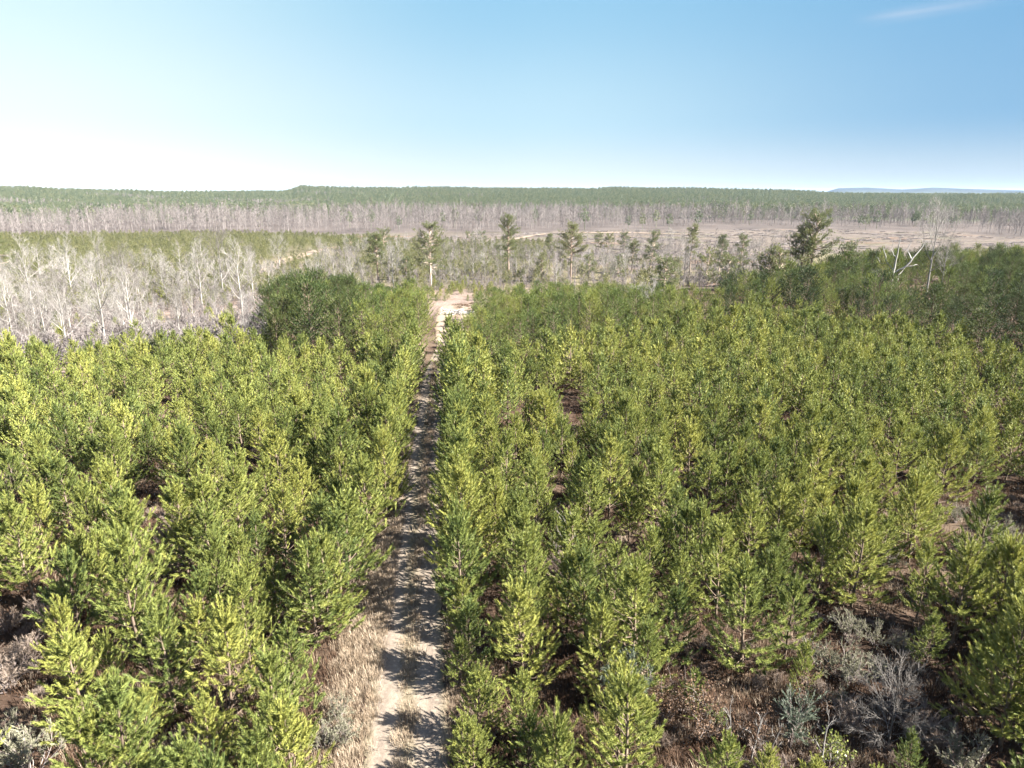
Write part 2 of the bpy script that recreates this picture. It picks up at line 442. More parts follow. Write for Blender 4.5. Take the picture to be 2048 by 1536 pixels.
# ------------------------------------------------------------------ terrain
CLEAR = poly((690, 489), (690, 473), (900, 469), (1000, 468), (1120, 463), (1300, 459), (1650, 458), (1900, 464), (2150, 488), (2300, 540), (1900, 520), (1660, 505), (1500, 545), (1250, 535))
def make_terrain():
    az = np.radians(np.concatenate([np.arange(-180, -52, 6.), np.arange(-52, 52.01, .45), np.arange(58, 180.1, 6.)]))
    rr = np.concatenate([[0.], np.geomspace(6, 15500, 190)])
    A_, R_ = np.meshgrid(az, rr, indexing='ij')
    X, Y = R_ * np.sin(A_), R_ * np.cos(A_)
    Z = height(X, Y)
    na, nr = X.shape
    i = np.arange(na - 1)[:, None] * nr; j = np.arange(nr - 1)[None]
    q = np.stack([i + j, i + nr + j, i + nr + j + 1, i + j + 1], -1).reshape(-1, 4)
    g = Geo(); g.add(np.stack([X, Y, Z], -1).reshape(-1, 3), q=q)
    # ground cover by place
    r = R_.ravel(); x = X.ravel(); y = Y.ravel(); a = np.degrees(A_.ravel())
    e = np.interp(a, AZ_T, EDGE)
    C = np.empty((len(r), 4)); C[:] = (.05, .033, .024, 1)
    def put(w, c):
        w = np.clip(w, 0, 1)[:, None]; C[:, :3] = C[:, :3] * (1 - w) + np.array(c) * w
    put(sstep(-8, 14, r - e), (0.156, 0.117, 0.098))
    put(sstep(225, 270, r), (.10, .088, .055))
    put(sstep(540, 610, r), (.072, .06, .055))
    cl = np.array([1. if 150 < rr_ < 1200 and inside(CLEAR, xx, yy) else 0. for rr_, xx, yy in zip(r, x, y)])
    put(cl, (0.101, 0.083, 0.072))
    put(sstep(960, 1050, r), (.050, .058, .032))
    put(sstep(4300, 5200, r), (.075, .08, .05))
    put(sstep(6900, 7600, r), (.028, .037, .05))  # farthest hills: blue of the haze put into the land colour
    C[:, 3] = 1 - sstep(330, 480, r)
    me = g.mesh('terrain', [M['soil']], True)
    at = me.attributes.new('land', 'FLOAT_COLOR', 'POINT'); at.data.foreach_set('color', C.astype(np.float32).ravel())
    at = me.attributes.new('open', 'FLOAT', 'POINT'); at.data.foreach_set('value', cl.astype(np.float32))
    tag(link('terrain', me), 'red-brown plantation floor falling to a wide valley and forested hills', 'ground', None, 'structure')

def soil_mat():
    m, nt, N = mat('soil'); L = nt.links.new
    at = N('ShaderNodeAttribute', attribute_name='land'); op = N('ShaderNodeAttribute', attribute_name='open')
    ge = N('ShaderNodeNewGeometry')
    def nz(s, d=5., r=.6, mp=None):
        n = N('ShaderNodeTexNoise', i_Scale=s, i_Detail=d, i_Roughness=r)
        if mp:
            q = N('ShaderNodeMapping'); q.inputs['Scale'].default_value = mp; L(ge.outputs['Position'], q.inputs[0]); L(q.outputs[0], n.inputs['Vector'])
        else: L(ge.outputs['Position'], n.inputs['Vector'])
        return n.outputs[0]
    def mixc(f, a, b, bl='MIX'):
        k = N('ShaderNodeMix', data_type='RGBA', blend_type=bl)
        for s_, v in ((0, f), (6, a), (7, b)):
            if hasattr(v, 'is_output'): L(v, k.inputs[s_])
            else: k.inputs[s_].default_value = v if s_ == 0 else (*v, 1)
        return k.outputs[2]
    def rm(src, *st):
        k = N('ShaderNodeValToRGB'); ramp(k, *st); L(src, k.inputs[0]); return k.outputs[0]
    g = lambda v: (v, v, v)
    c = mixc(1., at.outputs['Color'], rm(nz(1.1, 8., .7), (.3, g(.55)), (.5, g(.95)), (.72, g(1.6))), 'MULTIPLY')
    sw = N('ShaderNodeMath', operation='MULTIPLY'); L(rm(nz(.14, 5.), (.48, g(0)), (.62, g(.6))), sw.inputs[0]); L(at.outputs['Alpha'], sw.inputs[1])
    c = mixc(sw.outputs[0], c, (.10, .075, .053))
    c = mixc(1., c, rm(nz(.02, 5., .65), (.35, g(.75)), (.65, g(1.25))), 'MULTIPLY')
    # cut-over ground: tan strips, orange clay, darker slash
    st = rm(nz(1., 6., .7, (.012, .07, .05)), (.36, (0.078, 0.064, 0.057)), (.5, (0.101, 0.083, 0.072)), (.68, (0.129, 0.104, 0.087)))
    st = mixc(rm(nz(1., 4., .6, (.010, .03, .03)), (.58, g(0)), (.68, g(.8))), st, (0.148, 0.094, 0.062))
    st = mixc(rm(nz(1., 6., .7, (.03, .05, .05)), (.52, g(0)), (.64, g(.75))), st, (.082, .080, .050))
    st = mixc(1., st, rm(nz(.22, 7., .8), (.36, g(.42)), (.62, g(1.2))), 'MULTIPLY')
    c = mixc(op.outputs['Fac'], c, st)
    p = N('ShaderNodeBsdfPrincipled', i_Roughness=.95); p.inputs['Specular IOR Level'].default_value = .05
    L(c, p.inputs['Base Color'])
    bp = N('ShaderNodeBump', i_Strength=.5, i_Distance=.15); L(nz(2.5, 8., .7), bp.inputs['Height']); L(bp.outputs[0], p.inputs['Normal'])
    o = N('ShaderNodeOutputMaterial'); L(p.outputs[0], o.inputs[0])
    return m
M['soil'] = soil_mat()
make_terrain()

def track_mat(name, sand, dark, grass, rag=.75):
    m, nt, N = mat(name); L = nt.links.new
    cr = N('ShaderNodeAttribute', attribute_name='cross'); ge = N('ShaderNodeNewGeometry')
    n1 = N('ShaderNodeTexNoise', i_Scale=.9, i_Detail=8., i_Roughness=.7); L(ge.outputs['Position'], n1.inputs['Vector'])
    n2 = N('ShaderNodeTexNoise', i_Scale=6., i_Detail=6., i_Roughness=.7); L(ge.outputs['Position'], n2.inputs['Vector'])
    ab = N('ShaderNodeMath', operation='ABSOLUTE'); L(cr.outputs['Fac'], ab.inputs[0])
    def lin(src, a, b):
        k = N('ShaderNodeMath', operation='MULTIPLY_ADD'); L(src, k.inputs[0]); k.inputs[1].default_value = a; k.inputs[2].default_value = b; return k.outputs[0]
    def add(a, b):
        k = N('ShaderNodeMath', operation='ADD'); L(a, k.inputs[0]); L(b, k.inputs[1]); return k.outputs[0]
    wv = add(ab.outputs[0], lin(n1.outputs[0], .5, -.25))
    wv = add(wv, lin(n2.outputs[0], .35, -.175))
    r = N('ShaderNodeValToRGB'); ramp(r, (.06, grass), (.24, sand), (.36, sand), (.44, dark), (.56, sand), (.72, grass), (.9, grass)); L(wv, r.inputs[0])
    r2 = N('ShaderNodeValToRGB'); ramp(r2, (.3, (.7, .68, .66)), (.7, (1.15, 1.15, 1.15))); L(n2.outputs[0], r2.inputs[0])
    k = N('ShaderNodeMix', data_type='RGBA', blend_type='MULTIPLY'); k.inputs[0].default_value = 1; L(r.outputs[0], k.inputs[6]); L(r2.outputs[0], k.inputs[7])
    p = N('ShaderNodeBsdfPrincipled', i_Roughness=.95); p.inputs['Specular IOR Level'].default_value = .05; L(k.outputs[2], p.inputs['Base Color'])
    bp = N('ShaderNodeBump', i_Strength=.6, i_Distance=.06); L(n2.outputs[0], bp.inputs['Height']); L(bp.outputs[0], p.inputs['Normal'])
    al = N('ShaderNodeMath', operation='LESS_THAN'); L(wv, al.inputs[0]); al.inputs[1].default_value = rag
    tp = N('ShaderNodeBsdfTransparent'); mx = N('ShaderNodeMixShader'); L(al.outputs[0], mx.inputs[0]); L(tp.outputs[0], mx.inputs[1]); L(p.outputs[0], mx.inputs[2])
    o = N('ShaderNodeOutputMaterial'); L(mx.outputs[0], o.inputs[0])
    return m
M['track'] = track_mat('dirt_track', (0.168, 0.140, 0.113), (0.129, 0.105, 0.086), (0.129, 0.109, 0.076))
M['sand'] = track_mat('sandy_road', (0.211, 0.168, 0.133), (0.195, 0.148, 0.113), (0.156, 0.121, 0.090))

def strip(name, pts, m, label, lift=.03, step=1.2, nx=9):
    """A road laid as a sheet on the ground: pts are (pixel x, pixel y, half width in metres)."""
    G = np.array([ground(p[0], p[1])[:2] for p in pts]); W = np.array([p[2] for p in pts])
    s = np.concatenate([[0], np.cumsum(np.linalg.norm(np.diff(G, axis=0), axis=1))])
    u = np.linspace(0, s[-1], int(s[-1] / step) + 2)
    C = np.column_stack([np.interp(u, s, G[:, 0]), np.interp(u, s, G[:, 1])]); w = np.interp(u, s, W)
    for _ in range(6): C[1:-1] = (C[:-2] + 2 * C[1:-1] + C[2:]) / 4
    d = norm(np.gradient(C, axis=0)); n = np.column_stack([d[:, 1], -d[:, 0]])
    cr = np.linspace(-1, 1, nx)
    P = C[:, None] + n[:, None] * (cr[None, :, None] * w[:, None, None])
    z = height(P[..., 0], P[..., 1]) + lift
    v = np.concatenate([P, z[..., None]], -1).reshape(-1, 3)
    i = np.arange(len(u) - 1)[:, None] * nx; j = np.arange(nx - 1)[None]
    q = np.stack([i + j, i + j + 1, i + nx + j + 1, i + nx + j], -1).reshape(-1, 4)
    g = Geo(); g.add(v, q=q); me = g.mesh(name, [m])
    at = me.attributes.new('cross', 'FLOAT', 'POINT'); at.data.foreach_set('value', np.tile(cr, len(u)).astype(np.float32))
    tag(link(name, me), label, 'track', None, 'structure')
    return C
TRACK = strip('dirt_track', [(795, 1900, 2.1), (812, 1536, 2.1), (818, 1300, 2.1), (826, 1100, 2.0), (838, 950, 2.0), (852, 850, 2.0), (868, 750, 1.7), (888, 700, 1.6)], M['track'], 'pale rutted dirt track running straight between the young pines')
strip('sandy_clearing', [(894, 694, 1.8), (900, 682, 2.6), (906, 665, 3.4), (912, 640, 4.4), (914, 620, 4.6), (916, 610, 3.6)], M['sand'], 'bright sandy opening where the track leaves the pines', .05)
strip('sandy_road', [(500, 575, 2.), (526, 548, 3.4), (545, 532, 5.), (575, 520, 6.), (600, 513, 5.5), (622, 505, 4.), (650, 497, 3.), (720, 491, 2.5), (797, 488, 3.5), (838, 485, 4.)], M['sand'], 'pale sandy road climbing through the valley pines', .25, 4.)
strip('logging_road', [(1020, 480, 3.), (1045, 476, 4.), (1075, 470, 4.), (1110, 466, 5.), (1190, 466, 9.), (1240, 465, 9.), (1300, 467, 4.), (1400, 470, 3.)], M['sand'], 'sandy logging road across the cut-over ground', .3, 5.)

# ------------------------------------------------------------------ where the young pines stand
_a, _b = ground(815, 1400)[:2], ground(868, 750)[:2]
T0 = _a; TD = (_b - _a) / np.linalg.norm(_b - _a); TN = np.array([TD[1], -TD[0]])
def uv(x, y):
    d = np.array([x, y]) - T0; return d @ TD, d @ TN
FAR_X = [-600, 0, 100, 200, 300, 400, 505, 545, 700, 880, 925, 1000, 1100, 1250, 1400, 1600, 1800, 2048, 2700]
FAR_Y = [810, 754, 748, 738, 722, 722, 728, 742, 748, 742, 742, 736, 726, 706, 672, 650, 696, 768, 900]
GAPS = [[(1310, 1345), (1480, 1270), (1620, 1235), (1730, 1225), (1890, 1265), (1935, 1360), (1900, 2400), (1330, 2400), (1300, 1480)],
        [(1890, 1085), (2100, 1075), (2100, 1150), (1900, 1140)], [(1880, 1000), (2110, 985), (2110, 1170), (1895, 1160)],
        [(-40, 1235), (72, 1235), (85, 1400), (-40, 1440)], [(-40, 1420), (120, 1440), (150, 2400), (-300, 2400)],
        [(225, 1010), (330, 1000), (430, 1030), (450, 1140), (330, 1150), (240, 1080)],
        [(1080, 1130), (1180, 1120), (1230, 1175), (1100, 1185)], [(-40, 950), (50, 945), (60, 1000), (-40, 1010)],
        [(1050, 800), (1140, 795), (1150, 850), (1050, 850)], [(330, 1480), (420, 1480), (430, 1600), (330, 1600)],
        [(1640, 1050), (1700, 1045), (1710, 1090), (1650, 1090)], [(1930, 800), (2048, 800), (2048, 850), (1930, 850)], [(590, 1080), (640, 1080), (640, 1200), (590, 1200)]]
GAPS = [poly(*g) for g in GAPS]
rng = np.random.default_rng(21)
YP = []
for side in (-1, 1):
    for row in range(60):
        u = -16. + rng.uniform(0, 2)
        while u < 215:
            v0 = (2.45 if side > 0 else float(np.interp(u, [4, 13], [4.3, 2.6]))) + row * 2.5
            if u > 52: v0 -= .55
            jx, jy = rng.normal(0, .2 if row == 0 else .5), rng.normal(0, .5)
            x, y = T0 + TD * (u + jy) + TN * side * (v0 + jx)
            u += rng.uniform(1.55, 1.85) if row == 0 and side > 0 else rng.uniform(1.75, 2.1) if row == 0 else rng.uniform(1.85, 2.4)
            if y < 11 or rng.random() < (.03 if row == 0 else .13 if side < 0 else .08): continue
            px, py = project(x, y, float(height(x, y)))
            if px < -420 or px > 2640: continue
            if py < np.interp(px, FAR_X, FAR_Y): continue
            if any(inside(g, x, y) for g in GAPS): continue
            s = rng.normal(.94, .14) * (1 + .06 * wob(x * 9, y * 9)) * (1.02 - .0007 * math.hypot(x, y))
            if row == 0 and u > 6: s = max(s, .95) * (1.2 if side > 0 else 1.1)
            if row == 0 and side > 0 and u < 6: s *= .66
            if rng.random() < .06: s *= .72
            YP.append((x, y, px, py, s, side, row))
# a few young trees set by eye where the photograph shows them plainly, and unseen ones past the right edge added to shade the clearing
HAND = [(1480, 1345, 1.0), (1565, 1330, 1.02), (1700, 1185, 1.0), (2000, 1500, 1.2), (2085, 1470, 1.25), (2060, 1400, 1.1), (2140, 1400, 1.2), (2120, 1560, 1.2), (1985, 1290, 1.1), (2075, 1290, 1.15), (1235, 1530, .95), (1180, 1590, 1.), (175, 1478, 1.05), (595, 1640, 1.05), (430, 1560, .72),
        (1735, 1660, .5), (1620, 1640, .5), (1440, 1620, .6), (1250, 1600, .95), (1385, 1440, .5), (1530, 1610, .45), (1810, 1560, .4), (1600, 1395, .5), (1850, 1330, .5), (1930, 1180, 1.1), (300, 1500, .6)]
for hx, hy, s in HAND:
    x, y, _ = ground(hx, hy)
    YP = [t for t in YP if math.hypot(t[0] - x, t[1] - y) > 1.25]
    u, v = uv(x, y); YP.append((x, y, hx, hy, s, 1 if v > 0 else -1, max(0, round((abs(v) - 2.75) / 2.75))))
YP.sort(key=lambda t: math.hypot(t[0], t[1]))
in_frame = lambda t: -70 < t[2] < 2118 and project(t[0], t[1], 4.9 * t[4])[1] < 1530
near, rest = [], []
for t in YP: (near if len(near) < 300 and in_frame(t) else rest).append(t)

VAR = []
for k in range(12):
    r_ = np.random.default_rng(100 + k); H = r_.uniform(4.4, 5.5)
    a, b = pine(r_, H, H * r_.uniform(.52, .72), zlo=r_.uniform(.05, .12), gap=r_.uniform(.36, .44), fill=r_.uniform(.8, 1))
    VAR.append((a.mesh('young_pine_trunk', [M['pinebark']], True), b.mesh('young_pine_crown', [M['needle']])))
MID = []
for k in range(5):
    r_ = np.random.default_rng(200 + k); H = r_.uniform(4.6, 5.4)
    a, b = pine(r_, H, H * r_.uniform(.52, .72), zlo=.07, gap=.44, n=28, nw=.06, nl=.21, step=.34, sides=4)
    MID.append([a.mesh('mid_pine_trunk', [M['pinebark']], True), b.mesh('mid_pine_crown', [M['needle']])])

# how far along its row each stands, counted from the bottom of the picture
byrow = {}
for i, t in enumerate(near): byrow.setdefault((t[5], t[6]), []).append((uv(t[0], t[1])[0], i))
order = {}
for k_, v in byrow.items():
    for n_, (_, i) in enumerate(sorted(v), 1): order[i] = n_
for i, t in enumerate(near):
    x, y, px, py, s, side, row = t
    look = 'small young pine' if s < .8 else 'tall bushy young pine' if s > 1.1 else 'young pine'
    sd = 'right' if side > 0 else 'left'
    where = f'edging the dirt track on its {sd}' if row == 0 else f'in the {nth(row + 1)} row {sd} of the track'
    lab = f'{look} {where}, {nth(order[i])} from the bottom'
    p = VAR[rng.integers(len(VAR))]
    w = rng.uniform(.85, 1.14)
    plant('young_pine', (('trunk', p[0]), ('crown', p[1])), (x, y, float(height(x, y)) - .03), rng.uniform(0, 6.28), (s * w, s * w, s), lab, 'pine tree', 'young pines planted in rows beside the track', R(rng.normal(0, 2.)))
for _ in range(70):
    px, py = rng.uniform(820, 1000), rng.uniform(568, 606); g = ground(px, py); rest.append((g[0], g[1], px, py, rng.uniform(.35, .75), -1, 9))
for _ in range(70):
    px, py = rng.uniform(-60, 560), rng.uniform(590, 730)
    if py < np.interp(px, FAR_X, FAR_Y) - 4 and not (px > 470 and py < 620): g = ground(px, py); rest.append((g[0], g[1], px, py, rng.uniform(.5, 1.1), -1, 9))
XY = np.array([t[:2] for t in rest])
scatter('young_pines', np.column_stack([XY, height(XY[:, 0], XY[:, 1]) - .03]), rng.uniform(0, 6.28, len(XY)), [t[4] for t in rest], rng.integers(0, len(MID), len(XY)), MID,
        'mass of young green pines filling the plantation behind the nearer rows', 'young pines')
print('young', len(YP), 'near', len(near), 'reach', math.hypot(*near[-1][:2]))

# ------------------------------------------------------------------ the older, darker pines
OLD = []
for k in range(6):
    r_ = np.random.default_rng(300 + k); H = r_.uniform(8.2, 9.4)
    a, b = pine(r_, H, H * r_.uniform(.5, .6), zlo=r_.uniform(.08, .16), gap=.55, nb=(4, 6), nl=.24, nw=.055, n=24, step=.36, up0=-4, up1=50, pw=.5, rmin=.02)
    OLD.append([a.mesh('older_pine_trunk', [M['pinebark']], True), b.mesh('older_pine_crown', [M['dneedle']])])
DARK = []  # rounder copies whose needle colour holds the shade of clump and stand
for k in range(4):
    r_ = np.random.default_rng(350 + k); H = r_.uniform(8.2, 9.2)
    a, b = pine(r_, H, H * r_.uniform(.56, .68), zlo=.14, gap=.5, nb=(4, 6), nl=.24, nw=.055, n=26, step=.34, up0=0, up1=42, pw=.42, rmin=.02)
    DARK.append([a.mesh('dark_pine_trunk', [M['pinebark']], True), b.mesh('shade_toned_crown', [M['shadeneedle']])])
REG = [('left', poly((535, 738), (700, 744), (862, 738), (872, 700), (874, 660), (866, 632), (860, 622), (700, 622), (575, 640))),
       ('right', poly((938, 738), (1000, 732), (1100, 722), (1250, 702), (1400, 668), (1330, 598), (1180, 600), (985, 608), (962, 640), (940, 680))),
       ('stand', poly((1400, 668), (1600, 646), (1800, 692), (2048, 764), (2400, 850), (2400, 560), (2048, 548), (1870, 548), (1660, 556), (1480, 574)))]
TOPX, TOPY = [500, 560, 620, 700, 850, 940, 1020, 1100, 1250, 1400, 1500, 1600, 1700, 1850, 2048, 2400], [600, 554, 540, 556, 562, 588, 566, 560, 566, 560, 535, 510, 498, 487, 480, 480]
def tip_z(g, py):
    v = -(py - 768) / F; return CAM_H + g[1] * (v * CP - SP) / (CP + v * SP)
OP = []
for nm, P in REG:
    lo, hi = P.min(0), P.max(0); pts = []
    for _ in range(9000):
        x, y = rng.uniform(lo[0], hi[0]), rng.uniform(lo[1], hi[1])
        if not inside(P, x, y): continue
        gap = 2.5 if nm != 'stand' else 2.7
        if nm == 'left' and x < -20: gap = 3.5
        if any((x - a) ** 2 + (y - b) ** 2 < gap * gap for a, b, _ in pts): continue
        z = float(height(x, y)); px, py = project(x, y, z)
        top = np.interp(px, TOPX, TOPY) + abs(rng.normal(0, 19 if nm == 'left' else 16)) - 3
        Hh = min(tip_z((x, y), top) - z, rng.uniform(6.2, 12.5) if nm == 'left' and px < 720 else rng.uniform(5.2, 9.) if nm != 'right' else rng.uniform(4.4, 7.8))
        if Hh < 3.: continue
        pts.append((x, y, Hh / 8.8 * (rng.uniform(.86, 1.02) if nm == 'left' else rng.uniform(.9, 1))))
    OP += [(x, y, s, nm) for x, y, s in pts]
OP = [t for t in OP if abs(uv(t[0], t[1])[1]) > 1.9 or t[1] > 125]
def screens(t):            # open ground before the snag and the two tall bare trees
    px, py = project(t[0], t[1], float(height(t[0], t[1])))
    return (1730 < px < 1830 and 582 < py < 632) or (1832 < px < 1905 and 590 < py < 640) or (1590 < px < 1640 and 576 < py < 620)
OP = [(t[0], t[1], .3, t[3]) if screens(t) else t for t in OP]
OP.sort(key=lambda t: math.hypot(t[0], t[1]))
vis = [t for t in OP if -60 < project(t[0], t[1], 0)[0] < 2100]
oldn = vis[:290]; oldr = [t for t in OP if t not in oldn]
cnt = {}
for nm in ('left', 'right', 'stand'):
    g = [t for t in oldn if t[3] == nm]
    place = {'left': 'older clump left of the sandy opening', 'right': 'older clump right of the sandy opening', 'stand': 'dark older stand along the right skyline'}[nm]
    for rank in range(0, len(g), 12):
        for n_, t in enumerate(sorted(g[rank:rank + 12], key=lambda t: t[0] / t[1]), 1):
            lab = f'{"dark pine" if nm != "right" else "taller pine"} in the {place}, {nth(rank // 12 + 1)} rank, {nth(n_)} from left'
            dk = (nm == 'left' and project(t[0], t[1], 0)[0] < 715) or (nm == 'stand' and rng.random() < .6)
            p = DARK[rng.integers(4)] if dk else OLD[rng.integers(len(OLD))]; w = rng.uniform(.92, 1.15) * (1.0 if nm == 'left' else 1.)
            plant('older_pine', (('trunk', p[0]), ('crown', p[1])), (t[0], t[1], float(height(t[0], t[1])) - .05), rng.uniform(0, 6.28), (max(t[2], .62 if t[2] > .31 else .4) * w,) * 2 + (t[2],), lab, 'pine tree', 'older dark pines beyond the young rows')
XY = np.array([t[:2] for t in oldr])
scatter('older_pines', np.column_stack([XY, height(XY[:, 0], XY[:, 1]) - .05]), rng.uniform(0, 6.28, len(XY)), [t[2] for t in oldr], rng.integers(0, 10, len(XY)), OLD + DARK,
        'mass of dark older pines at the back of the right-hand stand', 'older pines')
print('old', len(OP), len(oldn))

# ------------------------------------------------------------------ tall pines
def tip_z(g, py):
    v = -(py - 768) / F; return CAM_H + g[1] * (v * CP - SP) / (CP + v * SP)
def stand(px, pb, pt):
    g = ground(px, pb); return g, tip_z(g, pt) - g[2]
TALL = [  # foot x, foot y, top y, crown width, bare share, lean, label
    (757, 578, 468, 5.5, .52, .01, 'tall pine with flat dark crown, first tall pine west of the sandy opening'),
    (862, 580, 447, 8.6, .30, .0, 'broad full-crowned tall pine standing behind the sandy opening'),
    (1018, 562, 430, 6.4, .36, .01, 'tallest slim pine in the middle, narrow layered crown on straight trunk'),
    (1141, 566, 449, 7.6, .42, -.01, 'tall pine with lopsided wide crown above the right clump'),
    (1298, 550, 462, 5.6, .30, .10, 'ragged tall pine leaning to the right before the cut-over ground'),
    (1262, 548, 480, 4.2, .45, .08, 'thin sparse pine leaning beside the ragged leaning pine'),
    (1379, 545, 447, 4.6, .38, .05, 'slim tall pine with tufted crown at the edge of the cut-over ground'),
    (1436, 555, 470, 4.6, .30, .06, 'short crooked pine with drooping limbs right of the slim tufted pine'),
    (1478, 562, 468, 5.2, .18, .07, 'dense leafy pine beside the dark dead trunk'),
    (1613, 578, 424, 7.0, .36, .085, 'very tall leaning pine with one-sided crown over the dark stand'),
    (1596, 578, 458, 5.2, .42, .03, 'slender tall pine close beside the very tall leaning pine'),
    (1326, 592, 512, 4.5, .3, .02, 'bushy pine rising out of the right clump near grey saplings'),
    (1197, 505, 466, 5., .3, .0, 'first small valley pine beside the white landing'),
    (1216, 506, 468, 5., .3, .05, 'second small valley pine beside the white landing'),
    (1248, 508, 466, 5.5, .3, .0, 'third small valley pine beside the white landing'),
    (940, 492, 466, 6.5, .2, .0, 'round-topped valley pine on the pale ground west of the slim middle pine'),
    (965, 491, 464, 6.5, .2, .0, 'pointed valley pine beside the round-topped valley pine'),
    (768, 500, 462, 11., .15, .0, 'large dark spreading pine in the valley behind the flat-crowned pine'),
    (742, 502, 470, 8., .15, .0, 'dark bushy pine at the west foot of the spreading valley pine'),
    (700, 500, 474, 7.5, .15, .0, 'lone dark valley pine by the bend of the sandy road'),
    (640, 506, 482, 7., .1, .0, 'dark green pine hiding the end of the lower sandy road'),
    (4, 580, 462, 7., .35, .0, 'dark pine cut off by the western edge of the view'),
    (1448, 505, 478, 3.5, .3, .0, 'small pine standing before the pale cut-over slope'),
    (1350, 566, 512, 4.2, .15, .03, 'bushy lower pine just left of the slim tufted pine'),
    (1408, 572, 500, 4.6, .12, .05, 'bushy lower pine between the slim tufted pine and the crooked pine'),
    (1456, 580, 508, 4.4, .1, -.03, 'bushy lower pine at the foot of the crooked pine'),
    (1528, 582, 500, 5., .12, .03, 'bushy lower pine right of the dark dead trunk'),
    (1558, 584, 494, 4.6, .2, -.04, 'ragged lower pine nearest the slender tall pine on its left'),
    (1236, 562, 508, 4., .2, .06, 'ragged lower pine below the three small valley pines'),
    (1178, 558, 508, 4.4, .15, .0, 'bushy lower pine right of the lopsided wide-crowned pine'),
    (1085, 556, 505, 4., .25, -.05, 'ragged lower pine left of the lopsided wide-crowned pine'),
    (812, 560, 512, 4.6, .15, .04, 'bushy lower pine between the flat-crowned pine and the broad full-crowned pine'),
    (1692, 580, 488, 5.2, .2, .03, 'rounded pine rising from the dark stand right of the leaning pine'),
    (1100, 515, 466, 3., .5, .0, 'very thin pine pole with a small tuft'),
]
for i, (px, pb, pt, W, br, ln, lab) in enumerate(TALL):
    g, H = stand(px, pb, pt); r_ = np.random.default_rng(400 + i)
    a, b = tall_pine(r_, H, W * 1.5, br, .6, ln, 24)
    plant('tall_pine', (('trunk', a.mesh('tall_pine_trunk', [M['tallbark']], True)), ('crown', b.mesh('tall_pine_crown', [M['tneedle']]))), g - [0, 0, .1], 0., 1., lab, 'pine tree', 'tall pines standing above the rest')
    print('tall', px, round(H, 1), np.round(g, 0))

# ------------------------------------------------------------------ leafless trees
BV = []
for k in range(9):
    r_ = np.random.default_rng(500 + k)
    a, b = bare(r_, 14., r_.uniform(.34, .5), r_.uniform(.2, .42), int(r_.integers(10, 15)), 7, 8, up=r_.uniform(.5, .85), rt=.0105, lean=r_.normal(0, .02))
    BV.append((a.mesh('bare_tree_trunk', [M['white']], True), b.mesh('bare_tree_twigs', [M['white']])))
BARE = [(97, 702, 559), (73, 661, 494), (147, 688, 560), (208, 678, 590), (261, 671, 520), (205, 580, 473), (147, 606, 484), (287, 644, 545), (306, 560, 504), (363, 634, 540),
        (381, 613, 530), (406, 623, 500), (447, 600, 473), (485, 630, 497), (509, 613, 507), (405, 530, 475), (560, 545, 473), (236, 658, 575), (8, 640, 505), (30, 690, 560), (683, 560, 501), (787, 578, 497),
        (802, 560, 515), (969, 552, 484), (930, 556, 522), (1033, 550, 505), (1063, 545, 512), (1277, 634, 577), (1306, 634, 559), (1852, 592, 430), (1880, 590, 474), (1545, 566, 492), (1587, 570, 516),
        (1985, 608, 562), (2018, 606, 566), (700, 558, 520), (640, 556, 510), (1210, 560, 512), (1335, 548, 500), (1225, 555, 505), (660, 548, 500), (880, 556, 530), (1505, 560, 480), (1690, 600, 555), (1740, 590, 540), (1420, 560, 520)]
BT = [(ground(x, b), None, t) for x, b, t in BARE]
for _ in range(3000):
    if len(BT) > 175: break
    px, py = rng.uniform(-90, 730), rng.uniform(540, 725)
    if py > np.interp(px, FAR_X, FAR_Y) - 6: continue
    if px > 500 and py > 610 or (515 < px < 610 and py < 560): continue
    g = ground(px, py)
    if any(np.hypot(*(g - o[0])[:2]) < 4.2 for o in BT): continue
    BT.append((g, rng.uniform(6, 12), None))
for _ in range(3000):
    if len(BT) > 298: break
    px, py = rng.uniform(690, 1560), rng.uniform(497, 575)
    g = ground(px, py)
    if any(np.hypot(*(g - o[0])[:2]) < 5 for o in BT): continue
    BT.append((g, rng.uniform(5, 12), None))
rows = []
for g, H, pt in BT:
    H = H or tip_z(g, pt) - g[2]; px = project(*g)[0]
    rows.append((g, H, px))
zone = lambda px: 'western belt' if px < 600 else 'middle valley edge' if px < 1500 else 'dark stand'
cnt = {}
for g, H, px in sorted(rows, key=lambda t: t[2]):
    z = zone(px); d = math.hypot(g[0], g[1]); size = 'tall' if H > 13.5 else 'middling' if H > 9 else 'small'
    rank = 'front' if d < 125 else 'middle' if d < 160 else 'back'
    k_ = (z, rank, size); cnt[k_] = cnt.get(k_, 0) + 1
    lab = f'{nth(cnt[k_])} {size} leafless tree from the left, {rank} rank of the {z}'
    p = BV[rng.integers(len(BV))]; s = H / 14.
    w = max(s, .6) * rng.uniform(.8, 1.1)
    plant('bare_tree', (('trunk', p[0]), ('branches', p[1])), g - [0, 0, .1], rng.uniform(0, 6.28), (w, w, s), lab, 'bare tree', 'leafless pale hardwoods')
print('bare', len(rows))

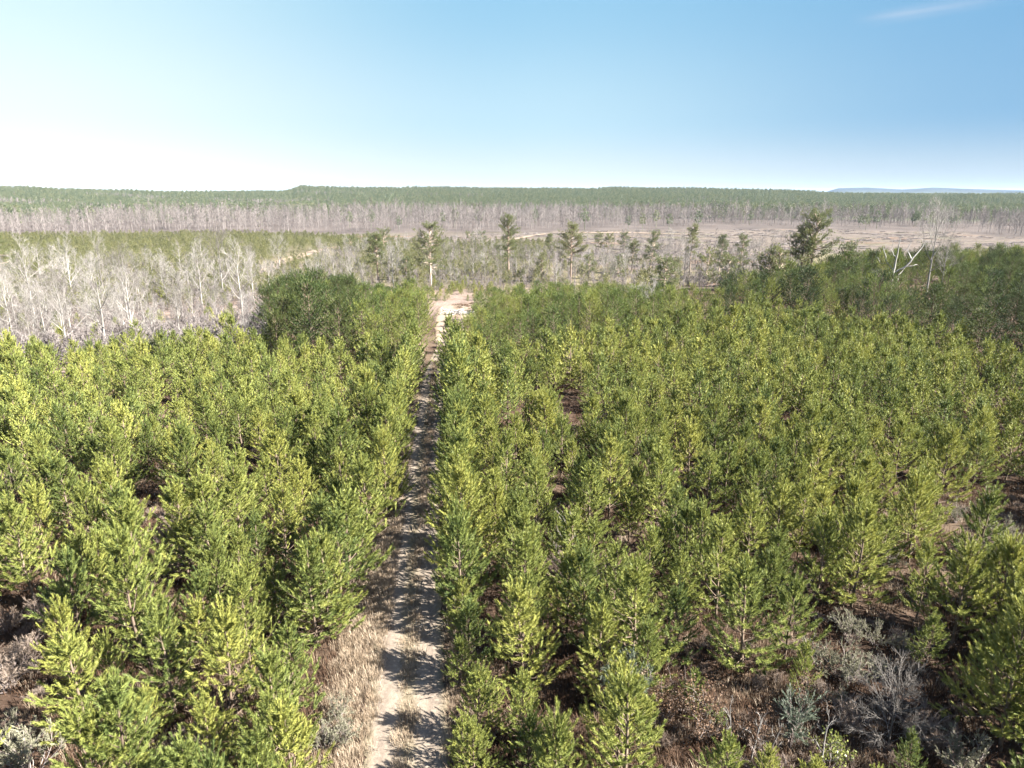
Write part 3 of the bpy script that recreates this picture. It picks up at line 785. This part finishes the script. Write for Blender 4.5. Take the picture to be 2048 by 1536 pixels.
# dead snag with forked white limbs
g, H = stand(1779, 582, 474); gs = Geo(); bs = Geo(); r_ = np.random.default_rng(77)
def limb(o, pts, r0, r1, k=6):
    pts = np.array(pts, float) * H; n = 9; t = np.linspace(0, len(pts) - 1, n)
    P = np.stack([np.interp(t, range(len(pts)), pts[:, i]) for i in range(3)], 1) + r_.normal(0, .06, (n, 3)); o.tube(P, np.linspace(r0, r1, n), k)
limb(gs, [(0, 0, -.01), (.02, 0, .3), (.05, 0, .62), (.07, 0, 1.)], .36, .06, 8)
limb(bs, [(.03, 0, .38), (-.08, .05, .5), (-.14, .05, .66), (-.2, .05, .8)], .17, .05)
limb(bs, [(.03, 0, .34), (.2, -.05, .45), (.32, -.05, .62), (.5, 0, .82), (.56, 0, .95)], .22, .04)
limb(bs, [(.2, -.05, .45), (.36, -.1, .5), (.44, -.1, .48)], .12, .04)
limb(bs, [(.3, -.05, .6), (.28, .1, .75), (.33, .1, .92)], .12, .04)
limb(bs, [(-.08, .05, .5), (-.2, .1, .52), (-.26, .1, .62)], .09, .03)
limb(bs, [(.05, 0, .6), (-.02, .1, .75), (0, .1, .9)], .11, .04)
limb(bs, [(.1, 0, .05), (.16, .05, .3), (.28, .1, .42)], .14, .05)
plant('dead_snag', (('trunk', gs.mesh('snag_trunk', [M['snag']], True)), ('limbs', bs.mesh('snag_limbs', [M['snag']], True))), g, 0, 1, 'bleached dead tree with forked white limbs in the dark stand', 'dead tree')

# bleached brush pile on the sandy opening
g = ground(914, 629); gs = Geo(); r_ = np.random.default_rng(5)
for i in range(46):
    a = r_.uniform(0, 6.28); c = r_.normal(0, 1.1, 3) * [1.5, 1, 0]; h = abs(r_.normal(.3, .3))
    d = np.array([math.cos(a), math.sin(a), r_.uniform(-.1, .45)]) * r_.uniform(.7, 1.8)
    p0 = c - d * .5 + [0, 0, h * .5 + .15]; p1 = c + d * .5 + [0, 0, h + .15]; p0[2] = max(p0[2], .05)
    gs.tube([p0, (p0 + p1) / 2 + r_.normal(0, .1, 3), p1], [r_.uniform(.05, .12), .06, .03], 5)
tag(link('brush_pile', gs.mesh('brush_pile', [M['snag']])), 'low heap of bleached branches on the sandy opening', 'brush pile').location = g

# ------------------------------------------------------------------ near shrubs and the dead sapling
SH = []
for k in range(4):
    r_ = np.random.default_rng(600 + k)
    a, b = shrub(r_, 1.35, 1.25, 18, n=26, nl=.085, nw=.02); SH.append((a.mesh('shrub_stems', [M['bushbark']]), b.mesh('shrub_tufts', [M['greyfluff']])))
MV = []
for k in range(3):
    r_ = np.random.default_rng(620 + k)
    a, b = shrub(r_, 1.2, 1.5, 20, n=14, nl=.16, nw=.012); MV.append((a.mesh('twiggy_stems', [M['bushbark']]), b.mesh('twiggy_sprays', [M['mauve']])))
OK = []
for k in range(3):
    r_ = np.random.default_rng(640 + k)
    a, b = shrub(r_, 1.9, 1.3, 12, n=7, nl=.085, nw=.05, leafy=True, spread=.8); OK.append((a.mesh('oak_stems', [M['bushbark']]), b.mesh('oak_leaves', [M['brownleaf']])))
r_ = np.random.default_rng(660); a, b = shrub(r_, 2.2, .9, 14, n=22, nl=.16, nw=.022, spread=.55); CE = [(a.mesh('cedar_stems', [M['bushbark']]), b.mesh('cedar_sprays', [M['cedar']]))]
r_ = np.random.default_rng(661); a, b = shrub(r_, 1.4, 1., 9, n=5, nl=.11, nw=.06, leafy=True, spread=.9); HO = [(a.mesh('evergreen_stems', [M['bushbark']]), b.mesh('evergreen_leaves', [M['holly']]))]
def bush(name, V, spots, parts, cat, group):
    for i, (px, py, s, lab) in enumerate(spots):
        p = V[i % len(V)]; plant(name, tuple(zip(parts, p)), ground(px, py) - [0, 0, .02], rng.uniform(0, 6.28), s, lab, cat, group)
bush('grey_shrub', SH, [
    (1640, 1345, 1.25, 'pale grey-green shrub at the upper edge of the right-hand brushy clearing'), (1700, 1285, 1.0, 'grey shrub at the back of the brushy clearing, leftmost of the back three'),
    (1745, 1290, .8, 'small grey shrub at the back of the brushy clearing, middle of the back three'), (1805, 1310, .8, 'grey shrub at the back of the brushy clearing, rightmost of the back three'),
    (1700, 1370, 1.15, 'rounded grey shrub in the centre of the brushy clearing'), (1752, 1355, .8, 'narrow grey shrub just above the bare spreading bush'),
    (1925, 1555, 1.2, 'twiggy grey shrub at the bottom right of the view'), (1680, 1410, .6, 'tiny grey tuft below the rounded clearing shrub'), (1835, 1310, .6, 'tiny grey shrub in shade beside the clearing pines'),
    (62, 1555, 1.5, 'large grey-green shrub in the bottom left corner'), (20, 1490, .9, 'grey shrub behind the large corner shrub on the left'), (650, 1500, .9, 'grey shrub on the left verge beside the bottom pine'),
    (690, 1480, .85, 'grey shrub on the left verge nearest the grassy track'), (675, 1440, .7, 'third grey shrub up the left verge'), (1655, 1088, 1.3, 'grey shrub between right-hand pines under a gap'),
    (2012, 1090, 1.2, 'grey shrub in the dark gap at the right edge'), (1910, 1045, 1., 'grey shrub left of the dark right-edge gap'), (1770, 1140, .9, 'pale grey shrub between two right-hand pines below the gap')], ('stems', 'foliage'), 'shrub', 'grey shrubs')
bush('twiggy_shrub', MV, [
    (20, 1380, 1.3, 'mauve twiggy shrub at the left edge above the corner shrub'), (60, 1330, 1.1, 'mauve twiggy shrub shaded by the left-edge pines'), (90, 1245, 1.2, 'pinkish twiggy shrub at the left edge, highest of the four there'),
    (15, 1265, 1., 'small mauve shrub cut by the left edge'), (262, 1050, 1.2, 'mauve shrub in the left plantation gap, western end'), (385, 1075, 1.5, 'pale mauve shrub in the left plantation gap, eastern end'),
    (350, 1060, 1., 'middle mauve shrub of the left plantation gap'), (20, 985, 1.5, 'mauve shrub at the left edge below the far pines'), (1090, 835, 1.4, 'twiggy shrub in the small gap right of the track'),
    (380, 1530, 1.1, 'tangle of mauve twigs beneath the bottom left pines'), (1540, 1560, 1.1, 'brushy twigs at the bottom of the right-hand clearing'), (1960, 840, 1.6, 'mauve shrub in the rusty gap near the right edge'),
    (1150, 1180, 1., 'twiggy shrub under the dead grey sapling'), (1690, 1460, 1., 'twiggy shrub left of the bare spreading bush'), (1850, 1480, 1.1, 'twiggy shrub right of the bare spreading bush'), (1215, 1165, 1.2, 'twiggy shrub behind the dead grey sapling')], ('stems', 'twigs'), 'shrub', 'twiggy leafless shrubs')
bush('brown_oak_sapling', OK, [
    (1365, 1425, 1., 'brown-leaved oak sapling left of the brushy clearing, upper one'), (1400, 1480, 1.1, 'brown-leaved oak sapling left of the brushy clearing, lower one'), (1330, 1450, .9, 'brown-leaved oak sapling behind the bottom pines'),
    (1600, 1440, .95, 'brown-leaved oak sapling beside the grey-green cedar'), (985, 1400, .8, 'brown-leaved oak sapling among the pines edging the track'), (1500, 1500, .9, 'brown-leaved oak by the white sticks'),
    (325, 960, 1., 'rusty oak sapling among the left-hand pines'), (1065, 880, .9, 'rusty oak sapling right of the track near the small gap'), (90, 1090, .9, 'rusty oak sapling low in the left plantation'),
    (1990, 860, 1.2, 'rusty oak sapling in the gap near the right edge')], ('stems', 'leaves'), 'sapling', 'oak saplings with dead brown leaves')
bush('cedar', CE, [(1578, 1500, 1., 'slim grey-green cedar at the bottom of the brushy clearing'), (1262, 1440, 1.15, 'spreading grey-green cedar behind the bottom right pines'), (1230, 1420, .9, 'smaller grey-green cedar touching the spreading one')], ('stems', 'foliage'), 'cedar', 'grey-green cedars')
bush('evergreen_shrub', HO, [(1655, 1540, 1., 'leafy green shrub left of the bare spreading bush'), (1428, 1450, .6, 'small leafy yellow-green shrub among brown oaks')], ('stems', 'leaves'), 'shrub', 'leafy green shrubs')

g, H = stand(1775, 1500, 1322); r_ = np.random.default_rng(9)
a, b = bare(r_, H * .8, .56, .04, 26, 7, 6, r0=.03, up=.28, rt=.0055, kink=.12)
plant('bare_bush', (('trunk', a.mesh('bush_trunk', [M['white']], True)), ('branches', b.mesh('bush_branches', [M['white']]))), g, 0, 1, 'wide bare bush with pale spreading branches in the brushy clearing', 'bare bush')
g, H = stand(1130, 1165, 1020); r_ = np.random.default_rng(10)
a, b = bare(r_, H, .24, .12, 26, 4, 3, r0=.05, up=.15, rt=.006, kink=.08, level3=False)
plant('dead_sapling', (('trunk', a.mesh('sapling_trunk', [M['greybark']], True)), ('branches', b.mesh('sapling_branches', [M['greybark']]))), g, 0, 1, 'dead grey conifer sapling without needles right of the track', 'dead tree')
for i, (px, py, pt, ln, lab) in enumerate([(1502, 1520, 1432, .1, 'crooked white bare sapling at the bottom of the clearing'), (1522, 1540, 1450, .3, 'white leaning stick beside the crooked white sapling'), (1640, 1555, 1430, .0, 'thin leafless sapling between clearing shrubs'),
        (1462, 1500, 1410, -.1, 'thin grey leafless sapling by the brown oaks'), (950, 800, 760, .05, 'small white dead stem among pines right of the track')]):
    g, H = stand(px, py, pt); r_ = np.random.default_rng(700 + i)
    a, b = bare(r_, H, .35, .3, 7, 3, 3, r0=.03, up=.6, rt=.006, lean=ln, kink=.2, level3=False)
    plant('bare_sapling', (('trunk', a.mesh('bare_sapling_trunk', [M['white']], True)), ('branches', b.mesh('bare_sapling_twigs', [M['white']]))), g, 0, 1, lab, 'sapling')

# ------------------------------------------------------------------ ground cover
def mset(name, m, fn, n):
    return [[fn(np.random.default_rng(800 + k)).mesh(name, [m])] for k in range(n)]
GR = mset('straw_tuft', M['straw'], lambda r: tuft(r, 46, .42, .3, .016), 4)
RU = mset('rusty_tuft', M['rust'], lambda r: tuft(r, 60, .38, .55, .02, .2), 4)
pts = []
for _ in range(5200):            # straw on the verges and between the wheel marks
    u = rng.uniform(-14, 70); l = rng.choice([-1, 1], p=[.72, .28]); v = l * (rng.uniform(1.25, 3.4) if l < 0 else rng.uniform(1.6, 2.7))
    if l < 0 and u > 16 and rng.random() < .55: continue
    pts.append(T0 + TD * u + TN * v)
for _ in range(500):
    pts.append(T0 + TD * rng.uniform(-14, 60) + TN * rng.normal(0, .16))
P1 = np.array(pts)
scatter_xy('verge_grass', P1, .55, 1.15, GR, 'dry straw-coloured grass along the verges of the dirt track', 'grass', rng)
pts = []
while len(pts) < 16000:
    y = 14 + 160 * rng.random() ** 1.7; x = rng.uniform(-.82, .82) * y
    if abs(uv(x, y)[1]) < 2.6: continue
    pts.append((x, y))
scatter_xy('undergrowth', pts, .6, 1.5, RU + GR[:1], 'rusty brown dead undergrowth and grass between the young pines', 'undergrowth', rng)
BR = [[p[0], p[1]] for p in MV]
pts = []
while len(pts) < 480:
    P = GAPS[rng.choice([0, 0, 0, 3, 4, 5, 1, 2, 6])]; lo, hi = P.min(0), P.max(0); x, y = rng.uniform(lo, hi)
    if inside(P, x, y) and y > 12: pts.append((x, y))
scatter_xy('brush', pts, .3, .6, BR + RU[:2], 'tangled low brown brush covering the clearings', 'brush', rng)
pts = []
while len(pts) < 4200:           # brushy floor of the leafless belt and the valley edge
    px, py = rng.uniform(-80, 1560), rng.uniform(497, 730)
    if py > np.interp(px, FAR_X, FAR_Y) or (px > 545 and py > 585) or (px < 650 and py < 530): continue
    pts.append(ground(px, py)[:2])
BIG = []
for k in range(3):
    r_ = np.random.default_rng(900 + k); a, b = bare(r_, 3., .5, .05, 12, 4, 3, r0=.03, up=.8, rt=.018, level3=False)
    BIG.append([a.mesh('thicket_stem', [M['greybark']]), b.mesh('thicket_twigs', [M['greybark']])])
scatter_xy('thicket', pts, .5, 1.3, BIG, 'pinkish grey leafless thicket under the pale hardwoods', 'thicket', rng)

# ------------------------------------------------------------------ the valley
VP = []
for k in range(4):
    r_ = np.random.default_rng(1000 + k); a, b = pine(r_, 4.6, 3.8, .06, .6, (4, 5), .34, .13, 7, .5, fill=.9); VP.append([b.mesh('valley_pine', [M['valneedle']])])
VREG = poly((-140, 640), (-140, 476), (300, 471), (560, 472), (700, 479), (900, 488), (1050, 488), (1130, 492), (1150, 512), (1090, 530), (1000, 545), (720, 575), (420, 620))
VREG2 = poly((640, 585), (690, 545), (1000, 545), (1150, 515), (1400, 545), (1330, 600), (960, 605), (860, 590))
SANDY = np.array([ground(x, y)[:2] for x, y in [(526, 548), (535, 540), (545, 532), (560, 525), (575, 520), (590, 516), (605, 511), (622, 505), (797, 488), (820, 486)]])
lo, hi = VREG.min(0), VREG.max(0); pts = []
gx = np.arange(lo[0], hi[0], 3.9); gy = np.arange(max(lo[1], 175), hi[1], 3.6)
for x in gx:
    for y in gy:
        X, Y = x + rng.normal(0, .8), y + rng.normal(0, .8)
        if not inside(VREG, X, Y) or rng.random() < .16 + .16 * (wob(X * 3, Y * 3) > .3): continue
        if np.min(np.hypot(*(SANDY - [X, Y]).T)) < 6.5: continue
        if wob(X * 2.2, Y * 2.2) > .95 and Y < 420: continue
        pts.append((X, Y))
lo, hi = VREG2.min(0), VREG2.max(0)
for _ in range(900):
    X, Y = rng.uniform(lo, hi)
    if inside(VREG2, X, Y) and rng.random() < .5 + .4 * wob(X * 4, Y * 4): pts.append((X, Y))
print('valley pines', len(pts))
scatter_xy('valley_pines', pts, .6, 1.15, VP, 'yellow-green young pines covering the valley floor beyond the bare belt', 'young pines', rng)

HB = []
for k in range(6):
    r_ = np.random.default_rng(1100 + k); a, b = bare(r_, 17., r_.uniform(.2, .27), r_.uniform(.2, .4), 11, 5, 5, r0=.15, up=r_.uniform(.55, .85), rt=.038, level3=False, sides=3)
    HB.append([a.mesh('band_trunk', [M['greybark']]), b.mesh('band_twigs', [M['greybark']])])
SAP = np.array([ground(rng.uniform(900, 1620), rng.uniform(488, 545))[:2] for _ in range(300)])
SAP = SAP[[i for i in range(len(SAP)) if wob(SAP[i][0] * 4, SAP[i][1] * 2) > -.4]]
scatter_xy('bare_saplings', SAP, .3, .6, HB, 'grey leafless saplings scattered over the near side of the cut-over ground', 'bare saplings', rng)
BANDX = [-400, 0, 300, 560, 700, 900, 1000, 1150, 1300, 1450, 1650, 1800, 1950, 2100, 2500]
BANDY = [500, 482, 471, 471, 470, 468, 465, 461, 459, 458, 458, 459, 464, 480, 505]
pts = []
gy = 400.
for y in np.arange(330, 1060, 9.):
    for x in np.arange(-1000, 1000, 9.):
        X, Y = x + rng.normal(0, 2.6), y + rng.normal(0, 2.6)
        if abs(X) > Y * .82: continue
        px, py = project(X, Y, float(height(X, Y)))
        if py > np.interp(px, BANDX, BANDY) - 5 + 4 * wob(X * 2.5, Y) or rng.random() < .12 + .18 * (wob(X * 3 + 9, Y * 3) > .5): continue
        if math.hypot(X, Y) > 960 + 60 * wob(X, Y): continue
        pts.append((X, Y))
print('band', len(pts))
P_ = np.array(pts)
scatter('hardwood_band', np.column_stack([P_, height(P_[:, 0], P_[:, 1])]), rng.uniform(0, 6.28, len(P_)), np.clip(.92 + .2 * wob(P_[:, 0] * 1.7, P_[:, 1] * 1.7) + rng.normal(0, .17, len(P_)), .45, 1.5), rng.integers(0, len(HB), len(P_)), HB,
        'broad band of leafless grey hardwoods across the valley', 'bare woods')
pts = []
for _ in range(260):
    px, py = rng.uniform(-100, 2150), rng.uniform(436, 462); g = ground(px, py)
    if wob(g[0] * 2.2, g[1] * 1.4) > .35: pts.append(g[:2])
BP = len(pts)

FP = []
for k in range(5):
    r_ = np.random.default_rng(1200 + k); g_ = Geo(); A, D, L = [], [], []
    H = 15.; g_.tube([(0, 0, 0), (.1, 0, 7), (0, .1, 14)], [.22, .16, .05], 4, .1)
    for i in range(60):
        f = r_.uniform(.38, 1.); a = r_.uniform(0, 6.28); rr_ = 3.4 * math.sin(math.pi * min(.93, .25 + .7 * (f - .38) / .62)) * r_.uniform(.3, 1)
        A.append((rr_ * math.cos(a), rr_ * math.sin(a), f * H - .6)); D.append((.5 * math.cos(a), .5 * math.sin(a), .8)); L.append(1.2)
    plumes(g_, A, D, L, 9, 1.1, .55, r_, 30, 75); FP.append([g_.mesh('far_pine', [M['farneedle']])])
FH = []
for k in range(3):
    r_ = np.random.default_rng(1250 + k); a, b = bare(r_, 15., .26, .3, 9, 4, 2, r0=.25, up=.7, rt=.09, level3=False, sides=3)
    FH.append([a.mesh('far_bare_trunk', [M['greybark']]), b.mesh('far_bare_twigs', [M['greybark']])])
# dark pines mixed along the far side of the band, then the forested hills
bandpines = pts
pts, bpts, dp = [], [], list(bandpines)
for _ in range(5200):
    az = R(rng.uniform(-40, 40)); r = rng.uniform(900, 1150); x, y = r * math.sin(az), r * math.cos(az)
    w = wob(x * .8, y * .8) + (.6 if math.degrees(az) < -6 else .2)
    if rng.random() < .5: (dp if w > .35 else bpts).append((x, y))
def cutline(x, y):           # the straight cut climbing to the skyline
    az = math.degrees(math.atan2(x, y)); r = math.hypot(x, y)
    c = np.interp(r, [1000, 1500, 2700], [-10.6, -9.6, -8.55]); return abs(az - c) < np.interp(r, [1000, 2600], [.17, .14])
r = 1120.
while r < 4400:
    st = 6.2 * (r / 1120)
    n = int(R(82) * r / st)
    azs = np.radians(-41 + 82 * (np.arange(n) + .5) / n)
    for a_ in azs:
        rr_ = r + rng.normal(0, st * .3); a2 = a_ + rng.normal(0, st * .25) / r
        x, y = rr_ * math.sin(a2), rr_ * math.cos(a2)
        if cutline(x, y): continue
        w = wob(x * .55 + 40, y * 1.3) + .5 * wob(x * 2.1, y * 3.2) - .35 * (math.degrees(a2) > -5)
        (bpts if w > (.8 if math.degrees(a2) < -14 else 1.05) else pts).append((x, y))
    r += st * .95
print('far', len(pts), len(bpts))
P_ = np.array(pts); rr_ = np.hypot(P_[:, 0], P_[:, 1])
scatter('far_pine_forest', np.column_stack([P_, height(P_[:, 0], P_[:, 1])]), rng.uniform(0, 6.28, len(P_)), .58 * (rr_ / 1120) ** .6 * rng.uniform(.72, 1.3, len(P_)) * (1 + .1 * wob(P_[:, 0] * 1.3, P_[:, 1] * 1.3)), rng.integers(0, len(FP), len(P_)), FP,
        'hazy dark green pine forest on the hills along the horizon', 'pine forest')
scatter_xy('distant_pines', dp, .7, 1.3, FP, 'dark pines standing along the far edge of the grey hardwood band', 'pine trees', rng)
scatter_xy('far_bare_woods', bpts, .6, 1.0, FH, 'pale leafless woods scattered through the far pine forest', 'bare woods', rng)
# slash left on the cut-over ground
SL = []
for k in range(3):
    r_ = np.random.default_rng(1300 + k); g_ = Geo()
    for i in range(40):
        c = r_.normal(0, 1.6, 3) * [1.6, .7, 0] + [0, 0, abs(r_.normal(.35, .25))]; a = r_.uniform(0, 6.28); d = np.array([math.cos(a), math.sin(a), r_.uniform(-.15, .3)]) * r_.uniform(.8, 2.2)
        g_.tube([c - d, c, c + d], [.1, .09, .04], 3, r_.random())
    SL.append([g_.mesh('slash_heap', [M['greybark']])])
pts = []; lo, hi = CLEAR.min(0), CLEAR.max(0)
while len(pts) < 1500:
    x, y = rng.uniform(lo, hi)
    if inside(CLEAR, x, y) and wob(x * 3, y * 5) > -.1: pts.append((x, y))
scatter_xy('logging_slash', pts, .2, .8, SL, 'grey heaps and streaks of logging slash on the cut-over ground', 'logging debris', rng)

# ------------------------------------------------------------------ air
HAZE = 1.9e-5
bm = Geo(); x0, x1, y0, y1, z0, z1 = -15800, 15800, -15800, 15800, -40., 95.
bm.add([(x0, y0, z0), (x1, y0, z0), (x1, y1, z0), (x0, y1, z0), (x0, y0, z1), (x1, y0, z1), (x1, y1, z1), (x0, y1, z1)],
       q=[(0, 3, 2, 1), (4, 5, 6, 7), (0, 1, 5, 4), (1, 2, 6, 5), (2, 3, 7, 6), (3, 0, 4, 7)])
m, nt, N = mat('haze'); v = N('ShaderNodeVolumePrincipled'); v.inputs['Color'].default_value = (.58, .78, 1, 1); v.inputs['Density'].default_value = HAZE; v.inputs['Anisotropy'].default_value = 0
o_ = N('ShaderNodeOutputMaterial'); nt.links.new(v.outputs[0], o_.inputs['Volume'])
if HAZE > 0: tag(link('haze', bm.mesh('haze', [m])), 'thin bluish air over the valley and hills', 'haze', None, 'stuff')

# ------------------------------------------------------------------ light, sky, camera
SUN_AZ, SUN_EL = R(105), R(38)          # clockwise from the view direction
sd = Vector((math.sin(SUN_AZ) * math.cos(SUN_EL), math.cos(SUN_AZ) * math.cos(SUN_EL), math.sin(SUN_EL)))
sun = bpy.data.lights.new('sun', 'SUN'); sun.energy = 5.0; sun.angle = R(.5); sun.color = (1, .955, .87)
so = link('sun', sun); so.rotation_euler = sd.to_track_quat('Z', 'Y').to_euler(); so.location = (0, 0, 60)
w = bpy.data.worlds.new('World'); SC.world = w; w.use_nodes = True
nt = w.node_tree; nt.nodes.clear(); N = lambda ty, **k: _node(nt, ty, **k); L = nt.links.new
EXPO = 2.9
sky = N('ShaderNodeTexSky', sky_type='NISHITA', sun_disc=False, sun_elevation=SUN_EL, sun_rotation=SUN_AZ, altitude=150., air_density=1., dust_density=1., ozone_density=1.)
tc = N('ShaderNodeTexCoord'); sx = N('ShaderNodeSeparateXYZ'); L(tc.outputs['Generated'], sx.inputs[0])
def MR(src, a, b_, lo=0., hi=1.):
    k = N('ShaderNodeMapRange'); k.interpolation_type = 'SMOOTHSTEP' if (lo, hi) == (0., 1.) else 'LINEAR'
    L(src, k.inputs[0])
    for q, v in zip(range(1, 5), (a, b_, lo, hi)): k.inputs[q].default_value = v
    return k.outputs[0]
def MX(f, a, b_):
    k = N('ShaderNodeMix', data_type='RGBA')
    for q, v in ((0, f), (6, a), (7, b_)):
        if hasattr(v, 'is_output'): L(v, k.inputs[q])
        else: k.inputs[q].default_value = v if q == 0 else (*v, 1)
    return k.outputs[2]
SKY_S = .05
def disp(r_, g_, b_): return tuple(v / 2 ** EXPO / SKY_S for v in (r_, g_, b_))
# the low sky: a whitish band on the horizon, whiter away from the sun, deepening upwards
ax = MR(sx.outputs[0], -.62, .62, 0., 1.0001)
def az3(a, b_, c_):
    k = N('ShaderNodeValToRGB'); k.color_ramp.interpolation = 'EASE'; ramp(k, (0, a), (.5, b_), (1, c_)); L(ax, k.inputs[0]); return k.outputs[0]
h0 = az3(disp(1.2, 1.2, 1.2), disp(.84, .95, 1.02), disp(.62, .75, .86))
h1 = az3(disp(.94, 1.07, 1.09), disp(.58, .83, .98), disp(.28, .52, .78))
h2 = az3(disp(.70, .95, 1.02), disp(.34, .64, .89), disp(.21, .47, .76))
low = MX(MR(sx.outputs[2], 0., .095), h0, h1); low = MX(MR(sx.outputs[2], .07, .25), low, h2)
mixd = MX(MR(sx.outputs[2], .22, .55), low, sky.outputs[0])
# a thin streak of cirrus high on the right
mp = N('ShaderNodeMapping'); mp.inputs['Rotation'].default_value = (0, R(4), 0); L(tc.outputs['Generated'], mp.inputs[0])
sc_ = N('ShaderNodeMapping'); sc_.inputs['Scale'].default_value = (5, 5, 90); L(mp.outputs[0], sc_.inputs[0])
nz_ = N('ShaderNodeTexNoise', i_Scale=1., i_Detail=5.); L(sc_.outputs[0], nz_.inputs['Vector'])
s2 = N('ShaderNodeSeparateXYZ'); L(mp.outputs[0], s2.inputs[0])
def mul(a, b_):
    k = N('ShaderNodeMath', operation='MULTIPLY'); L(a, k.inputs[0])
    if hasattr(b_, 'is_output'): L(b_, k.inputs[1])
    else: k.inputs[1].default_value = b_
    return k.outputs[0]
CZ = .1634
cf = mul(mul(MR(s2.outputs[2], CZ - .011, CZ), MR(s2.outputs[2], CZ + .011, CZ)), mul(MR(s2.outputs[0], .40, .46), MR(s2.outputs[0], .56, .49)))
cf = mul(mul(cf, MR(nz_.outputs[0], .25, .75)), .4)
mixd = MX(cf, mixd, disp(.75, .80, .92))
bg = N('ShaderNodeBackground', i_Strength=SKY_S); L(mixd, bg.inputs['Color'])
ow = N('ShaderNodeOutputWorld'); L(bg.outputs[0], ow.inputs[0])

cam = bpy.data.cameras.new('camera'); cam.sensor_width = 36; cam.lens = 36 * F / 2048; cam.clip_end = 40000; cam.clip_start = .5
co = link('camera', cam); co.location = (0, 0, CAM_H); co.rotation_euler = (R(90) - PITCH, 0, 0)
SC.camera = co
SC.view_settings.view_transform = 'Standard'; SC.view_settings.look = 'None'; SC.view_settings.exposure = EXPO; SC.view_settings.gamma = 1
c = SC.cycles; c.max_bounces = 6; c.diffuse_bounces = 3; c.glossy_bounces = 2; c.transmission_bounces = 4; c.transparent_max_bounces = 8; c.volume_bounces = 0
c.use_denoising = True; c.sample_clamp_indirect = 6
